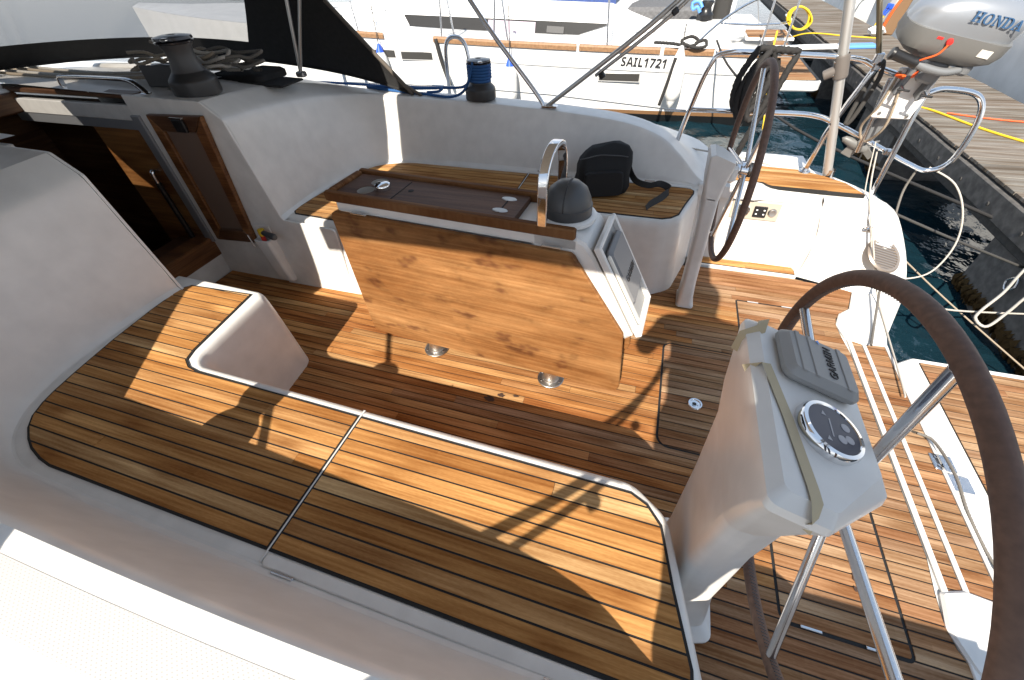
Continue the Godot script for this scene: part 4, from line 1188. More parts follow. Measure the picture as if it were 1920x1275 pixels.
func cabin_top() -> void:
	# coach roof forward of the cockpit, under the sprayhood
	var t := thing("coach_roof", "white coach roof under the sprayhood with rope clutches and winch", "cabin roof")
	for sd in [-1.0, 1.0]:
		var s := Soup.new()
		var a := [P(-2.5, 1.058, 0.29, sd), P(-2.55, 1.052, 0.6, sd), P(-2.6, 1.01, 1.0, sd), P(-2.6, 0.925, 1.36, sd), P(-2.6, 0.72, 1.95, sd)]
		var b := [P(-3.9, 1.10, 0.29, sd), P(-3.9, 1.09, 0.6, sd), P(-3.9, 1.05, 1.0, sd), P(-3.9, 0.98, 1.36, sd), P(-3.9, 0.74, 1.95, sd)]
		var c := [P(-6.5, 1.12, 0.29, sd), P(-6.5, 1.10, 0.6, sd), P(-6.5, 1.06, 0.9, sd), P(-6.5, 0.98, 1.1, sd), P(-6.5, 0.80, 1.7, sd)]
		s.loft([cr(a, 4), cr(b, 4), cr(c, 4)])
		part("roof_side", s.mesh(40), M.gel, t, Vector3(0, -0.004, 0))
		var hs := Soup.new()
		hs.loft([[P(-2.6, 0.72, 1.95, sd), P(-3.9, 0.74, 1.95, sd), P(-6.5, 0.80, 1.7, sd)], [P(-2.6, -0.8, 1.9, sd), P(-3.9, -0.8, 1.85, sd), P(-6.5, -0.8, 1.5, sd)]])
		part("topside", hs.mesh(40), M.hull, t)
	part("roof_front", slab(PackedVector2Array(rect(-6.5, CZ - 0.30, -3.6, CZ + 0.30)), 0.05, 0.01), M.gel, t, Vector3(0, 1.095, 0))
	part("raised_rib", cbox(1.5, 0.03, 0.05, 0.01), M.gel, t, P(-3.2, 1.055, 0.92, -1.0), Basis(Vector3.UP, 0.06))
	var hb := thing("grab_rail", "chromed low grab rail screwed to the dark wooden hatch trim", "grab rail")
	var pts := [P(-2.52, 1.062, 0.325, -1.0), P(-2.545, 1.092, 0.325, -1.0), P(-2.60, 1.118, 0.325, -1.0), P(-2.72, 1.122, 0.325, -1.0), P(-3.02, 1.122, 0.325, -1.0), P(-3.10, 1.118, 0.325, -1.0), P(-3.115, 1.095, 0.325, -1.0), P(-3.115, 1.062, 0.325, -1.0)]
	var rows := []
	var line := cr(pts, 4)
	for i in line.size():
		var tg: Vector3 = (line[mini(i + 1, line.size() - 1)] - line[maxi(i - 1, 0)]).normalized()
		var n2 := Vector3(0, 0, 1).cross(tg).normalized()
		var ring := []
		for q in round_poly(rect(-0.013, -0.008, 0.013, 0.008), 0.005, 3): ring.append(line[i] + Vector3(0, 0, q.x) + n2 * q.y)
		rows.append(ring)
	var rs := Soup.new(); rs.loft(rows, true)
	part("rail", rs.mesh(40), M.chrome, hb)
	for fx in [-2.52, -3.115]: part("foot", cbox(0.045, 0.008, 0.035, 0.003), M.chrome, hb, P(fx, 1.062, 0.325, -1.0))
	# rope clutches
	var cl := thing("rope_clutch_bank", "bank of black rope clutches on the cabin top beside the winch", "clutches", P(-2.58, 1.056, 0.58, -1.0))
	cl.rotation.y = 0.12
	part("body", cbox(0.20, 0.05, 0.20, 0.012), M.plastic, cl, Vector3(0, 0.028, 0))
	for k in 5:
		var lv := Soup.new()
		var pr := round_poly(v2([[-0.095, 0.05], [-0.085, 0.075], [-0.02, 0.092], [0.07, 0.088], [0.10, 0.07], [0.09, 0.05]]), 0.01, 4)
		var ls := slab_soup(pr, 0.026, 0.004, true)
		ls.xf(Transform3D(Basis(Vector3(1, 0, 0), Vector3(0, 0, 1), Vector3(0, 1, 0)), Vector3(0, 0, -0.065 + k * 0.038)))
		lv.add(ls)
		part("lever", lv.mesh(30), M.plastic, cl)
	part("end_plate", cbox(0.19, 0.10, 0.012, 0.02), M.plastic2, cl, Vector3(0.0, 0.05, 0.108))
	# lines led aft over the roof into the clutches
	for k in 4:
		solo("halyard", rope([P(-3.9, 1.105, 0.42 + k * 0.055, -1.0), P(-3.2, 1.085, 0.45 + k * 0.045, -1.0), P(-2.68, 1.095, 0.49 + k * 0.038, -1.0)], 0.0075, 5, 9), M.rope_tan if k % 2 == 0 else M.rope_white, "tan halyard led aft into the black clutches" if k % 2 == 0 else "white halyard led aft into the black clutches", "rope", "halyards on the cabin top")
	# heap of rope between clutches and winch
	var cols := [M.rope_tan, M.rope_white, M.rope_tan, M.rope_grey]
	var names := ["tan", "off-white flecked", "pale tan", "grey"]
	for k in 4:
		var pl := []
		var cx: float = -2.58 + [-0.10, 0.06, -0.30, 0.16][k]
		var cs: float = [0.82, 0.78, 0.70, 0.84][k]
		for j in 26:
			var a := j * 0.62
			var r := 0.10 + 0.035 * sin(j * 1.7 + k) + 0.02 * k * 0.3
			pl.append(P(cx + cos(a) * r * 1.45, 1.062 + 0.012 + 0.0035 * j + 0.02 * sin(j * 2.3 + k) * 0.6, cs + sin(a) * r * 0.62, -1.0))
		if k == 0: pl.append(P(cx - 0.32, 1.20, cs + 0.02, -1.0))
		solo("rope_coil", rope(pl, 0.0085, 6, 10), cols[k], "%s rope dropped in a loose heap behind the clutches" % names[k], "rope", "rope heap on the cabin top")
	# black canvas pad beyond the winch
	var pd := thing("folded_cover", "folded black cover lying on the cabin top beyond the winch", "cover", P(-2.50, 0.99, 0.99, -1.0))
	var ps := Soup.new(); var pr := []
	for l in [[0.0, 1.0], [0.03, 1.0], [0.045, 0.9], [0.06, 0.5]]:
		var ring := []
		for p in round_poly(rect(-0.22 * l[1], -0.13 * l[1], 0.20 * l[1], 0.13 * l[1]), 0.05, 5): ring.append(Vector3(p.x, l[0] + 0.01 * sin(p.x * 25.0 + p.y * 31.0), p.y))
		pr.append(ring)
	ps.loft(pr, true); ps.fan(pr[3])
	part("fold", ps.mesh(50), M.canvas, pd)
	part("flap", cbox(0.34, 0.012, 0.20, 0.006), M.canvas, pd, Vector3(0.20, 0.006, 0.06), Basis(Vector3.BACK, -0.02))

# ------------------------------------------------------------------ stern rail, engine, lines
func stern_rail() -> void:
	var t := thing("stern_rail", "bent stainless stern rail with aft loop holding the outboard board", "rail")
	part("top_rail", tube(cr([Vector3(0.125, 0.52, -2.93), Vector3(0.165, 0.774, -2.92), Vector3(0.215, 1.02, -2.9), Vector3(0.29, 1.085, -2.9), Vector3(0.55, 1.085, -2.9), Vector3(0.89, 1.07, -2.9), Vector3(1.0, 1.037, -2.89), Vector3(1.16, 0.995, -2.86)], 6), 0.0135, 12), M.chrome, t)
	part("middle_rail", tube(cr([Vector3(0.175, 0.80, -2.91), Vector3(0.5, 0.805, -2.9), Vector3(0.80, 0.805, -2.9), Vector3(0.957, 0.762, -2.9), Vector3(1.18, 0.672, -2.88), Vector3(1.36, 0.598, -2.86), Vector3(1.46, 0.575, -2.84), Vector3(1.53, 0.64, -2.83), Vector3(1.53, 0.83, -2.84), Vector3(1.47, 0.935, -2.85), Vector3(1.32, 0.962, -2.84), Vector3(1.245, 0.945, -2.82)], 7), 0.0135, 12), M.chrome, t)
	part("post", tube(cr([Vector3(0.905, 0.487, -2.92), Vector3(0.915, 0.62, -2.91), Vector3(0.93, 0.76, -2.9), Vector3(1.0, 1.037, -2.89)], 5), 0.0135, 12), M.chrome, t)
	part("post", bar(Vector3(1.238, 0.43, -2.76), Vector3(1.225, 1.02, -2.80), 0.0135, 12), M.chrome, t)
	part("post", bar(Vector3(1.10, 0.64, -2.86), Vector3(1.07, 1.0, -2.84), 0.0135, 12), M.steel, t)
	for f in [Vector3(0.905, 0.494, -2.92), Vector3(1.238, 0.437, -2.76), Vector3(0.125, 0.535, -2.93)]:
		part("foot", lathe([Vector2(0.016, 0.02), Vector2(0.02, 0.006), Vector2(0.032, 0.004), Vector2(0.034, -0.004)], 20), M.steel, t, f)
	for f in [Vector3(1.10, 0.70, -2.87), Vector3(1.235, 0.652, -2.85), Vector3(1.0, 1.037, -2.89), Vector3(0.93, 0.772, -2.9)]:
		part("clamp", cbox(0.04, 0.036, 0.036, 0.008), M.steel, t, f)
	var bd := thing("outboard_board", "white plastic board clamped to the rail under the outboard engine", "board", Vector3(1.14, 0.948, -2.775))
	bd.rotation = Vector3(0.10, 0.10, -0.03)
	part("plate", cbox(0.185, 0.225, 0.022, 0.006), M.white, bd)
	for e in [[-0.07, -0.085], [0.06, -0.095]]:
		part("bolt", lathe([Vector2(0, 0.008), Vector2(0.008, 0.006), Vector2(0.009, 0)], 12), M.steel_dull, bd, Vector3(e[0], e[1], 0.011), Basis(Vector3.RIGHT, PI / 2))
	# mast like pole
	var p := thing("support_pole", "thick grey aluminium pole clamped to the stern rail with a swivel bracket", "pole")
	part("tube", bar(Vector3(1.035, 0.455, -2.9), Vector3(0.40, 2.45, -2.9), 0.0235, 20), M.pole, p)
	part("foot", lathe([Vector2(0.026, 0.05), Vector2(0.028, 0.0), Vector2(0.045, -0.004), Vector2(0.046, -0.012)], 24), M.steel, p, Vector3(1.03, 0.474, -2.9))
	var ax := (Vector3(0.40, 2.45, -2.9) - Vector3(1.035, 0.455, -2.9)).normalized()
	var br := part("bracket", lathe([Vector2(0.030, -0.055), Vector2(0.034, -0.045), Vector2(0.034, 0.045), Vector2(0.030, 0.055)], 24), M.bracket, p, Vector3(0.850, 1.035, -2.9), basis_to(ax))
	part("socket", lathe([Vector2(0, 0.075), Vector2(0.010, 0.075), Vector2(0.011, 0.06), Vector2(0.020, 0.075), Vector2(0.024, 0.07), Vector2(0.025, 0.0)], 20), M.bracket, br, Vector3(0.0, -0.008, 0.0), basis_to(Vector3(-0.2, -0.25, 0.9)))
	for e in [0.03, -0.03]: part("screw", lathe([Vector2(0, 0.005), Vector2(0.006, 0.004), Vector2(0.007, 0)], 10), M.chrome, br, Vector3(0.012, e, 0.031), Basis(Vector3.RIGHT, PI / 2))
	part("strut", bar(Vector3(1.0, 1.06, -2.885), Vector3(0.64, 1.80, -2.89), 0.0125, 12), M.bronze, p)
	part("strut_end", cbox(0.04, 0.05, 0.03, 0.006), M.steel, p, Vector3(0.99, 1.075, -2.885))

func outboard() -> void:
	var t := thing("outboard_engine", "silver outboard engine with black tiller grip clamped on the white board", "outboard engine", Vector3(1.17, 1.24, -2.70))
	t.rotation = Vector3(0.16, -0.10, -0.20)
	# cowl: flattened superellipsoid
	var rows := []
	for i in 19:
		var v := -0.18 + (PI / 2 + 0.18) * i / 18.0
		var row := []
		for j in 41:
			var u := TAU * j / 40
			var cv := pow(cos(v), 0.55); var sv := signf(sin(v)) * pow(absf(sin(v)), 0.75)
			var cu := signf(cos(u)) * pow(absf(cos(u)), 0.72); var su := signf(sin(u)) * pow(absf(sin(u)), 0.72)
			var x := 0.205 * cv * cu
			var y := 0.115 * sv
			# lower towards the front (left) end
			if x < 0: y *= 1.0 - 0.34 * pow(-x / 0.205, 1.6)
			row.append(Vector3(x + 0.02 * sv, y, 0.118 * cv * su))
		rows.append(row)
	var cw := part("cowl", grid(rows, true), M.cowl, t)
	text_part("HONDA", 0.034, M.letter_blue, cw, Transform3D(Basis(Vector3(1, 0.0, -0.06).normalized(), Vector3(0.02, 0.95, -0.30).normalized(), Vector3(0.05, 0.30, 0.95).normalized()), Vector3(0.065, 0.050, 0.1155)), true, 1, 0.004)
	part("air_intake", cbox(0.05, 0.022, 0.10, 0.008), M.plastic, cw, Vector3(-0.105, 0.082, 0.0), Basis(Vector3.BACK, 0.5))
	var lo := Soup.new(); var lr := []
	for l in [[0.0, 1.0], [-0.045, 1.0], [-0.075, 0.93], [-0.10, 0.72], [-0.115, 0.5]]:
		var ring := []
		for p in round_poly(rect(-0.208 * l[1], -0.122 * l[1], 0.205 * l[1], 0.122 * l[1]), 0.08 * l[1], 7): ring.append(Vector3(p.x, l[0] - 0.018, p.y))
		lr.append(ring)
	lo.loft(lr, true); lo.fan(lr[0]); lo.fan(lr[4])
	var lp := part("lower_cover", lo.mesh(30), M.cowl_low, t)
	part("sticker", cbox(0.045, 0.028, 0.002, 0.001), M.off_white, lp, Vector3(0.115, -0.055, 0.1215))
	part("stop_switch", lathe([Vector2(0, 0.014), Vector2(0.011, 0.012), Vector2(0.013, 0)], 14), M.red, lp, Vector3(-0.035, -0.042, 0.122), Basis(Vector3.RIGHT, PI / 2))
	part("emblem", cbox(0.024, 0.010, 0.002, 0.001), M.red, lp, Vector3(-0.075, -0.038, 0.1222))
	part("lanyard", rope([Vector3(-0.035, -0.05, 0.135), Vector3(-0.045, -0.085, 0.14), Vector3(-0.075, -0.115, 0.13), Vector3(-0.095, -0.14, 0.11)], 0.004, 5, 8), M.orange, lp)
	# tiller
	var tl := part("tiller_arm", tube(cr([Vector3(0.10, -0.135, 0.075), Vector3(0.04, -0.150, 0.10), Vector3(-0.04, -0.148, 0.11), Vector3(-0.085, -0.14, 0.11)], 5), 0.016, 12), M.motor, t)
	part("grip", lathe([Vector2(0, 0.12), Vector2(0.022, 0.118), Vector2(0.026, 0.108), Vector2(0.021, 0.10), Vector2(0.020, 0.02), Vector2(0.023, 0.01), Vector2(0.022, -0.005), Vector2(0, -0.006)], 20), M.plastic, tl, Vector3(-0.085, -0.14, 0.11), basis_to(Vector3(-1, 0.12, 0)))
	part("pivot", cbox(0.05, 0.05, 0.05, 0.012), M.motor, tl, Vector3(0.115, -0.13, 0.065))
	# clamp bracket and leg
	part("swivel", cbox(0.09, 0.10, 0.10, 0.015), M.motor, t, Vector3(0.02, -0.17, 0.02))
	for e in [-0.04, 0.06]:
		var cb := part("clamp_arm", cbox(0.022, 0.13, 0.07, 0.008), M.motor, t, Vector3(e, -0.235, 0.005))
		part("clamp_screw", bar(Vector3(0, -0.02, 0.03), Vector3(0, -0.02, 0.085), 0.007, 8), M.steel, cb)
		part("clamp_handle", bar(Vector3(-0.025, -0.02, 0.085), Vector3(0.025, -0.015, 0.085), 0.005, 8), M.plastic, cb)
	part("leg", cbox(0.075, 0.42, 0.045, 0.02), M.motor, t, Vector3(0.055, -0.36, -0.085), Basis(Vector3.BACK, -0.10))
	var gb := part("gearcase", lathe([Vector2(0, 0.09), Vector2(0.016, 0.075), Vector2(0.024, 0.03), Vector2(0.024, -0.04), Vector2(0.014, -0.075), Vector2(0, -0.08)], 18), M.cowl_low, t, Vector3(0.02, -0.60, -0.085), Basis(Vector3.BACK, 1.4))
	part("skeg", cbox(0.06, 0.06, 0.008, 0.003), M.cowl_low, gb, Vector3(-0.04, 0.0, 0), Basis.IDENTITY)
	for k in 3:
		var pb := Basis(Vector3.UP, TAU * k / 3.0) * Basis(Vector3.RIGHT, 0.5)
		part("propeller_blade", cbox(0.035, 0.006, 0.06, 0.003), M.cowl_low, gb, Vector3(sin(TAU * k / 3.0) * 0.035, -0.07, cos(TAU * k / 3.0) * 0.035), pb)
	# orange lashing over the bracket, tan lashings round the board
	solo("orange_lashing", tube(cr([Vector3(1.05, 1.035, -2.755), Vector3(1.085, 1.03, -2.72), Vector3(1.12, 1.06, -2.69), Vector3(1.15, 1.095, -2.675)], 6), 0.0095, 10), M.orange, "bright orange padded hook lying across the outboard clamp", "lashing")
	solo("board_lashing", rope([Vector3(1.06, 1.05, -2.75), Vector3(1.05, 0.90, -2.755), Vector3(1.045, 0.78, -2.83), Vector3(1.10, 0.70, -2.85), Vector3(1.12, 0.80, -2.755), Vector3(1.10, 0.95, -2.75), Vector3(1.08, 1.05, -2.77)], 0.006, 6, 9), M.rope_tan, "tan cord lashed down the front of the white board", "rope")
	solo("sling", tube(cr([Vector3(1.0, 1.05, -2.87), Vector3(1.02, 1.06, -2.89), Vector3(1.03, 1.0, -2.87), Vector3(1.015, 0.90, -2.86), Vector3(1.0, 0.80, -2.87), Vector3(0.985, 0.78, -2.88), Vector3(0.99, 0.90, -2.88), Vector3(1.01, 1.02, -2.90)], 5), 0.011, 8), M.rope_dark, "dark webbing sling hanging over the top of the stern rail", "sling")

func line(called: String, pts: Array, r: float, m: Material, label: String, group := "mooring lines and cords") -> void:
	solo(called, rope(pts, r * 0.72, 7, 10), m, label, "rope", group)

func stern_lines() -> void:
	line("mooring_line", [Vector3(1.243, 0.335, -2.568), Vector3(1.55, 0.10, -2.80), Vector3(1.95, -0.16, -2.72), Vector3(2.47, -0.43, -2.35)], 0.0065, M.rope_tan, "thin tan line running taut from the quarter cleat down to the pontoon")
	line("mooring_line", [Vector3(1.464, 0.59, -2.850), Vector3(1.596, 0.531, -2.800), Vector3(1.694, 0.397, -2.750), Vector3(1.737, 0.232, -2.700), Vector3(1.694, 0.076, -2.650), Vector3(1.567, 0.024, -2.620), Vector3(1.407, 0.050, -2.585)], 0.0062, M.rope_white, "white rope hanging in a wide loop from the aft rail loop")
	line("mooring_line", [Vector3(1.50, -0.02, -2.544), Vector3(1.650, -0.047, -2.502), Vector3(1.900, -0.117, -2.581), Vector3(2.47, -0.225, -2.83)], 0.0075, M.rope_white, "white mooring rope stretched from the stern corner to the pontoon")
	line("mooring_line", [Vector3(1.30, 0.36, -2.87), Vector3(1.750, 0.198, -2.907), Vector3(2.100, 0.053, -3.034), Vector3(2.48, -0.10, -3.16)], 0.0105, M.rope_dark, "thick dark grey mooring rope stretched to the pontoon side")
	line("mooring_line", [Vector3(2.47, -0.04, -3.15), Vector3(2.34, -0.07, -2.98), Vector3(2.200, -0.087, -2.794), Vector3(2.050, -0.121, -2.627), Vector3(2.000, -0.134, -2.549), Vector3(2.050, -0.151, -2.513), Vector3(2.200, -0.130, -2.664), Vector3(2.350, -0.129, -2.835), Vector3(2.47, -0.10, -2.95)], 0.0105, M.rope_white, "frayed white rope hanging in a slack bight from the pontoon")
	line("cord", [Vector3(1.42, 0.56, -2.86), Vector3(1.411, 0.445, -2.835), Vector3(1.404, 0.287, -2.700), Vector3(1.400, 0.140, -2.550), Vector3(1.307, 0.035, -2.155), Vector3(1.238, 0.025, -1.935)], 0.008, M.rope_grey, "speckled grey rope hanging from the aft rail loop past the grille")
	line("cord", [Vector3(1.20, 0.64, -2.88), Vector3(1.185, 0.49, -2.66), Vector3(1.271, 0.265, -2.492), Vector3(1.374, 0.035, -2.363), Vector3(1.302, 0.025, -1.699), Vector3(1.288, 0.022, -1.614)], 0.0055, M.rope_white, "thin white cord running from the rail over the grille to the stern sill")
	line("cord", [Vector3(1.16, 0.70, -2.86), Vector3(1.18, 0.47, -2.70), Vector3(1.235, 0.345, -2.575), Vector3(1.30, 0.20, -2.50), Vector3(1.36, 0.125, -2.46)], 0.004, M.rope_white, "fine pale cord looped through the quarter cleat")
	line("cord", [Vector3(1.27, 0.026, -1.41), Vector3(1.321, 0.026, -1.381), Vector3(1.343, 0.022, -1.240), Vector3(1.352, -0.01, -1.10), Vector3(1.42, -0.085, -0.98), Vector3(1.46, -0.09, -0.88)], 0.0075, M.rope_grey, "worn grey rope trailing from the stern sill onto the platform")
	var c := thing("cleat", "small steel eye on the white wing with cords through it", "cleat", Vector3(1.235, 0.325, -2.585))
	part("base", cbox(0.05, 0.010, 0.03, 0.004), M.steel, c, Vector3.ZERO, Basis(Vector3.RIGHT, 0.7))
	part("eye", tube(cr([Vector3(-0.014, 0, 0), Vector3(-0.012, 0.022, 0.012), Vector3(0.012, 0.022, 0.012), Vector3(0.014, 0, 0)], 5), 0.005, 8), M.chrome, c)
	var lp := thing("stern_lamp", "round clear plastic lamp on the outer hull edge", "lamp", Vector3(1.47, 0.16, -2.745))
	part("lens", lathe([Vector2(0, 0.03), Vector2(0.02, 0.028), Vector2(0.032, 0.015), Vector2(0.034, 0.0), Vector2(0.03, -0.01), Vector2(0, -0.012)], 20), M.fender, lp, Vector3.ZERO, basis_to(Vector3(0.6, 0.3, -0.6)))
	# black rope coil hung on the rail beside the far wheel
	var k := thing("black_rope_coil", "heavy black rope coil hung over the stern rail behind the far wheel", "rope")
	for e in 4:
		var o := Vector3(0.026 * e, -0.035 * (e % 2), 0.014 * e)
		part("loop", rope([Vector3(0.44, 1.10, -2.89) + o, Vector3(0.41, 1.06, -2.87) + o, Vector3(0.377, 0.97, -2.86) + o, Vector3(0.380, 0.87, -2.86) + o, Vector3(0.41, 0.82, -2.86) + o, Vector3(0.45, 0.86, -2.87) + o, Vector3(0.475, 0.96, -2.88) + o, Vector3(0.47, 1.06, -2.91) + o, Vector3(0.45, 1.11, -2.90) + o], 0.0165, 7, 12), M.rope_black, k)
	part("wrap", rope([Vector3(0.43, 1.10, -2.90), Vector3(0.46, 1.11, -2.88), Vector3(0.52, 1.105, -2.878), Vector3(0.60, 1.10, -2.885), Vector3(0.63, 1.09, -2.90), Vector3(0.61, 1.03, -2.88), Vector3(0.585, 0.93, -2.87), Vector3(0.56, 0.84, -2.86), Vector3(0.525, 0.735, -2.85), Vector3(0.50, 0.62, -2.86), Vector3(0.49, 0.52, -2.9)], 0.0165, 7, 12), M.rope_black, k)
	# lines lying on the side deck
	line("deck_line", [Vector3(0.14, 0.57, -2.98), Vector3(0.30, 0.535, -3.03), Vector3(0.45, 0.52, -3.03), Vector3(0.62, 0.515, -2.98), Vector3(0.72, 0.505, -2.94)], 0.007, M.rope_white, "white line lying along the side deck behind the far wheel")

func starboard_coaming_gear() -> void:
	# blue sheet wound on the winch
	winch(Vector3(-1.13, 0.828, CZ - 1.440), 0.95, "black winch on the coaming wound with turns of blue rope", true)
	winch(Vector3(-1.15, 0.828, CZ + 1.445), 0.95, "black winch on the coaming beside the non-slip pad", false)
	winch(Vector3(-2.30, 1.042, CZ - 0.44), 1.08, "bare black winch on the cabin top above the wooden door", false)
	var tr := []
	for k in 90:
		var a := k * TAU / 15.0
		tr.append(Vector3(-1.13 + cos(a) * 0.070, 0.932 + 0.0155 * k / 15.0 * 1.05, CZ - 1.44 + sin(a) * 0.070))
	var b := thing("blue_sheet", "blue rope wound round the coaming winch and led forward along the deck", "rope")
	part("turns", rope(tr, 0.0088, 1, 10), M.rope_blue, b)
	part("lead", rope([tr[0], Vector3(-1.195, 0.915, -2.80), Vector3(-1.291, 0.880, -2.840), Vector3(-1.589, 0.858, -2.90), Vector3(-1.984, 0.846, -2.95), Vector3(-2.434, 0.845, -2.98), Vector3(-2.854, 0.84, -3.0), Vector3(-3.3, 0.84, -3.0)], 0.008, 7, 10), M.rope_blue, b)
	part("tail", rope([Vector3(-1.14, 1.04, -2.75), Vector3(-1.17, 0.95, -2.74), Vector3(-1.238, 0.870, -2.775), Vector3(-1.33, 0.842, -2.765), Vector3(-1.503, 0.845, -2.79), Vector3(-1.66, 0.846, -2.81), Vector3(-1.80, 0.852, -2.82), Vector3(-1.97, 0.858, -2.84), Vector3(-1.99, 0.858, -2.86), Vector3(-1.90, 0.857, -2.875), Vector3(-1.70, 0.853, -2.875), Vector3(-1.50, 0.86, -2.88), Vector3(-1.42, 0.87, -2.85), Vector3(-1.43, 0.858, -2.82), Vector3(-1.52, 0.85, -2.815)], 0.008, 7, 10), M.rope_blue, b)
	# hoop stanchions and guard wires
	for k in 2:
		var x: float = [-1.50, -2.40][k]
		var g := thing("hoop_stanchion", "bent stainless hoop on the side deck behind the blue-roped winch" if k == 0 else "bent stainless hoop on the side deck half hidden by the sprayhood", "stanchion", Vector3(x, 0.70, -3.20), "hoop stanchions")
		part("hoop", tube(cr([Vector3(-0.035, 0.0, 0), Vector3(-0.03, 0.2, 0), Vector3(-0.02, 0.34, 0), Vector3(0.02, 0.395, 0), Vector3(0.09, 0.395, 0), Vector3(0.135, 0.34, 0), Vector3(0.16, 0.2, 0.01), Vector3(0.19, 0.0, 0.02)], 6), 0.0135, 12), M.steel, g)
		for e in [-0.035, 0.19]: part("foot", lathe([Vector2(0.015, 0.02), Vector2(0.03, 0.004), Vector2(0.031, -0.02)], 16), M.steel, g, Vector3(e, 0, 0.02 if e > 0 else 0.0))
	var wr := thing("guard_wire", "thin steel guard wire strung along the side deck to the stern rail", "wire")
	part("wire", tube([Vector3(-2.43, 0.80, -3.20), Vector3(-1.53, 0.80, -3.20), Vector3(-0.749, 0.785, -3.15), Vector3(0.17, 0.785, -2.915)], 0.0035, 6), M.steel_dull, wr)
	for f in [Vector3(-1.62, 0.80, -3.20), Vector3(0.10, 0.785, -2.935)]:
		part("turnbuckle", bar(f - Vector3(0.05, 0, 0), f + Vector3(0.05, 0, 0.004), 0.008, 8), M.steel, wr)

# the person who holds the camera, on the side deck behind it
func photographer() -> void:
	var o := Vector3(0.33, 0.66, 0.50)
	# joints with radii, joined by a smooth minimum of tapered capsules, meshed with surface nets
	var bones := [
		[Vector3(-0.10, 0.05, 0.02), 0.045, Vector3(-0.10, 0.46, -0.02), 0.062], [Vector3(0.12, 0.05, 0.06), 0.045, Vector3(0.11, 0.46, 0.02), 0.062],
		[Vector3(-0.10, 0.46, -0.02), 0.062, Vector3(-0.09, 0.86, 0.04), 0.088], [Vector3(0.11, 0.46, 0.02), 0.062, Vector3(0.09, 0.86, 0.04), 0.088],
		[Vector3(-0.10, 0.04, 0.02), 0.042, Vector3(-0.12, 0.03, -0.15), 0.036], [Vector3(0.12, 0.04, 0.06), 0.042, Vector3(0.13, 0.03, -0.11), 0.036],
		[Vector3(0.0, 0.90, 0.04), 0.150, Vector3(0.0, 1.10, 0.0), 0.140], [Vector3(0.0, 1.10, 0.0), 0.140, Vector3(0.0, 1.30, -0.06), 0.150],
		[Vector3(-0.14, 1.36, -0.08), 0.075, Vector3(0.14, 1.36, -0.08), 0.075], [Vector3(0.0, 1.38, -0.09), 0.062, Vector3(0.0, 1.47, -0.12), 0.055],
		[Vector3(0.0, 1.53, -0.14), 0.088, Vector3(0.0, 1.61, -0.13), 0.094],
		[Vector3(-0.19, 1.35, -0.08), 0.056, Vector3(-0.27, 1.12, -0.16), 0.044], [Vector3(-0.27, 1.12, -0.16), 0.043, Vector3(-0.19, 1.00, -0.36), 0.032],
		[Vector3(0.19, 1.35, -0.08), 0.056, Vector3(0.25, 1.12, -0.16), 0.044], [Vector3(0.25, 1.12, -0.16), 0.043, Vector3(0.02, 1.02, -0.36), 0.032],
		[Vector3(-0.19, 1.00, -0.36), 0.034, Vector3(-0.17, 0.96, -0.41), 0.030], [Vector3(0.02, 1.02, -0.36), 0.034, Vector3(-0.01, 0.98, -0.41), 0.030]]
	var t := thing("person", "standing person in dark clothes holding a camera out over the coaming", "person", o)
	part("body", nets(bones, 0.026), M.clothes, t)

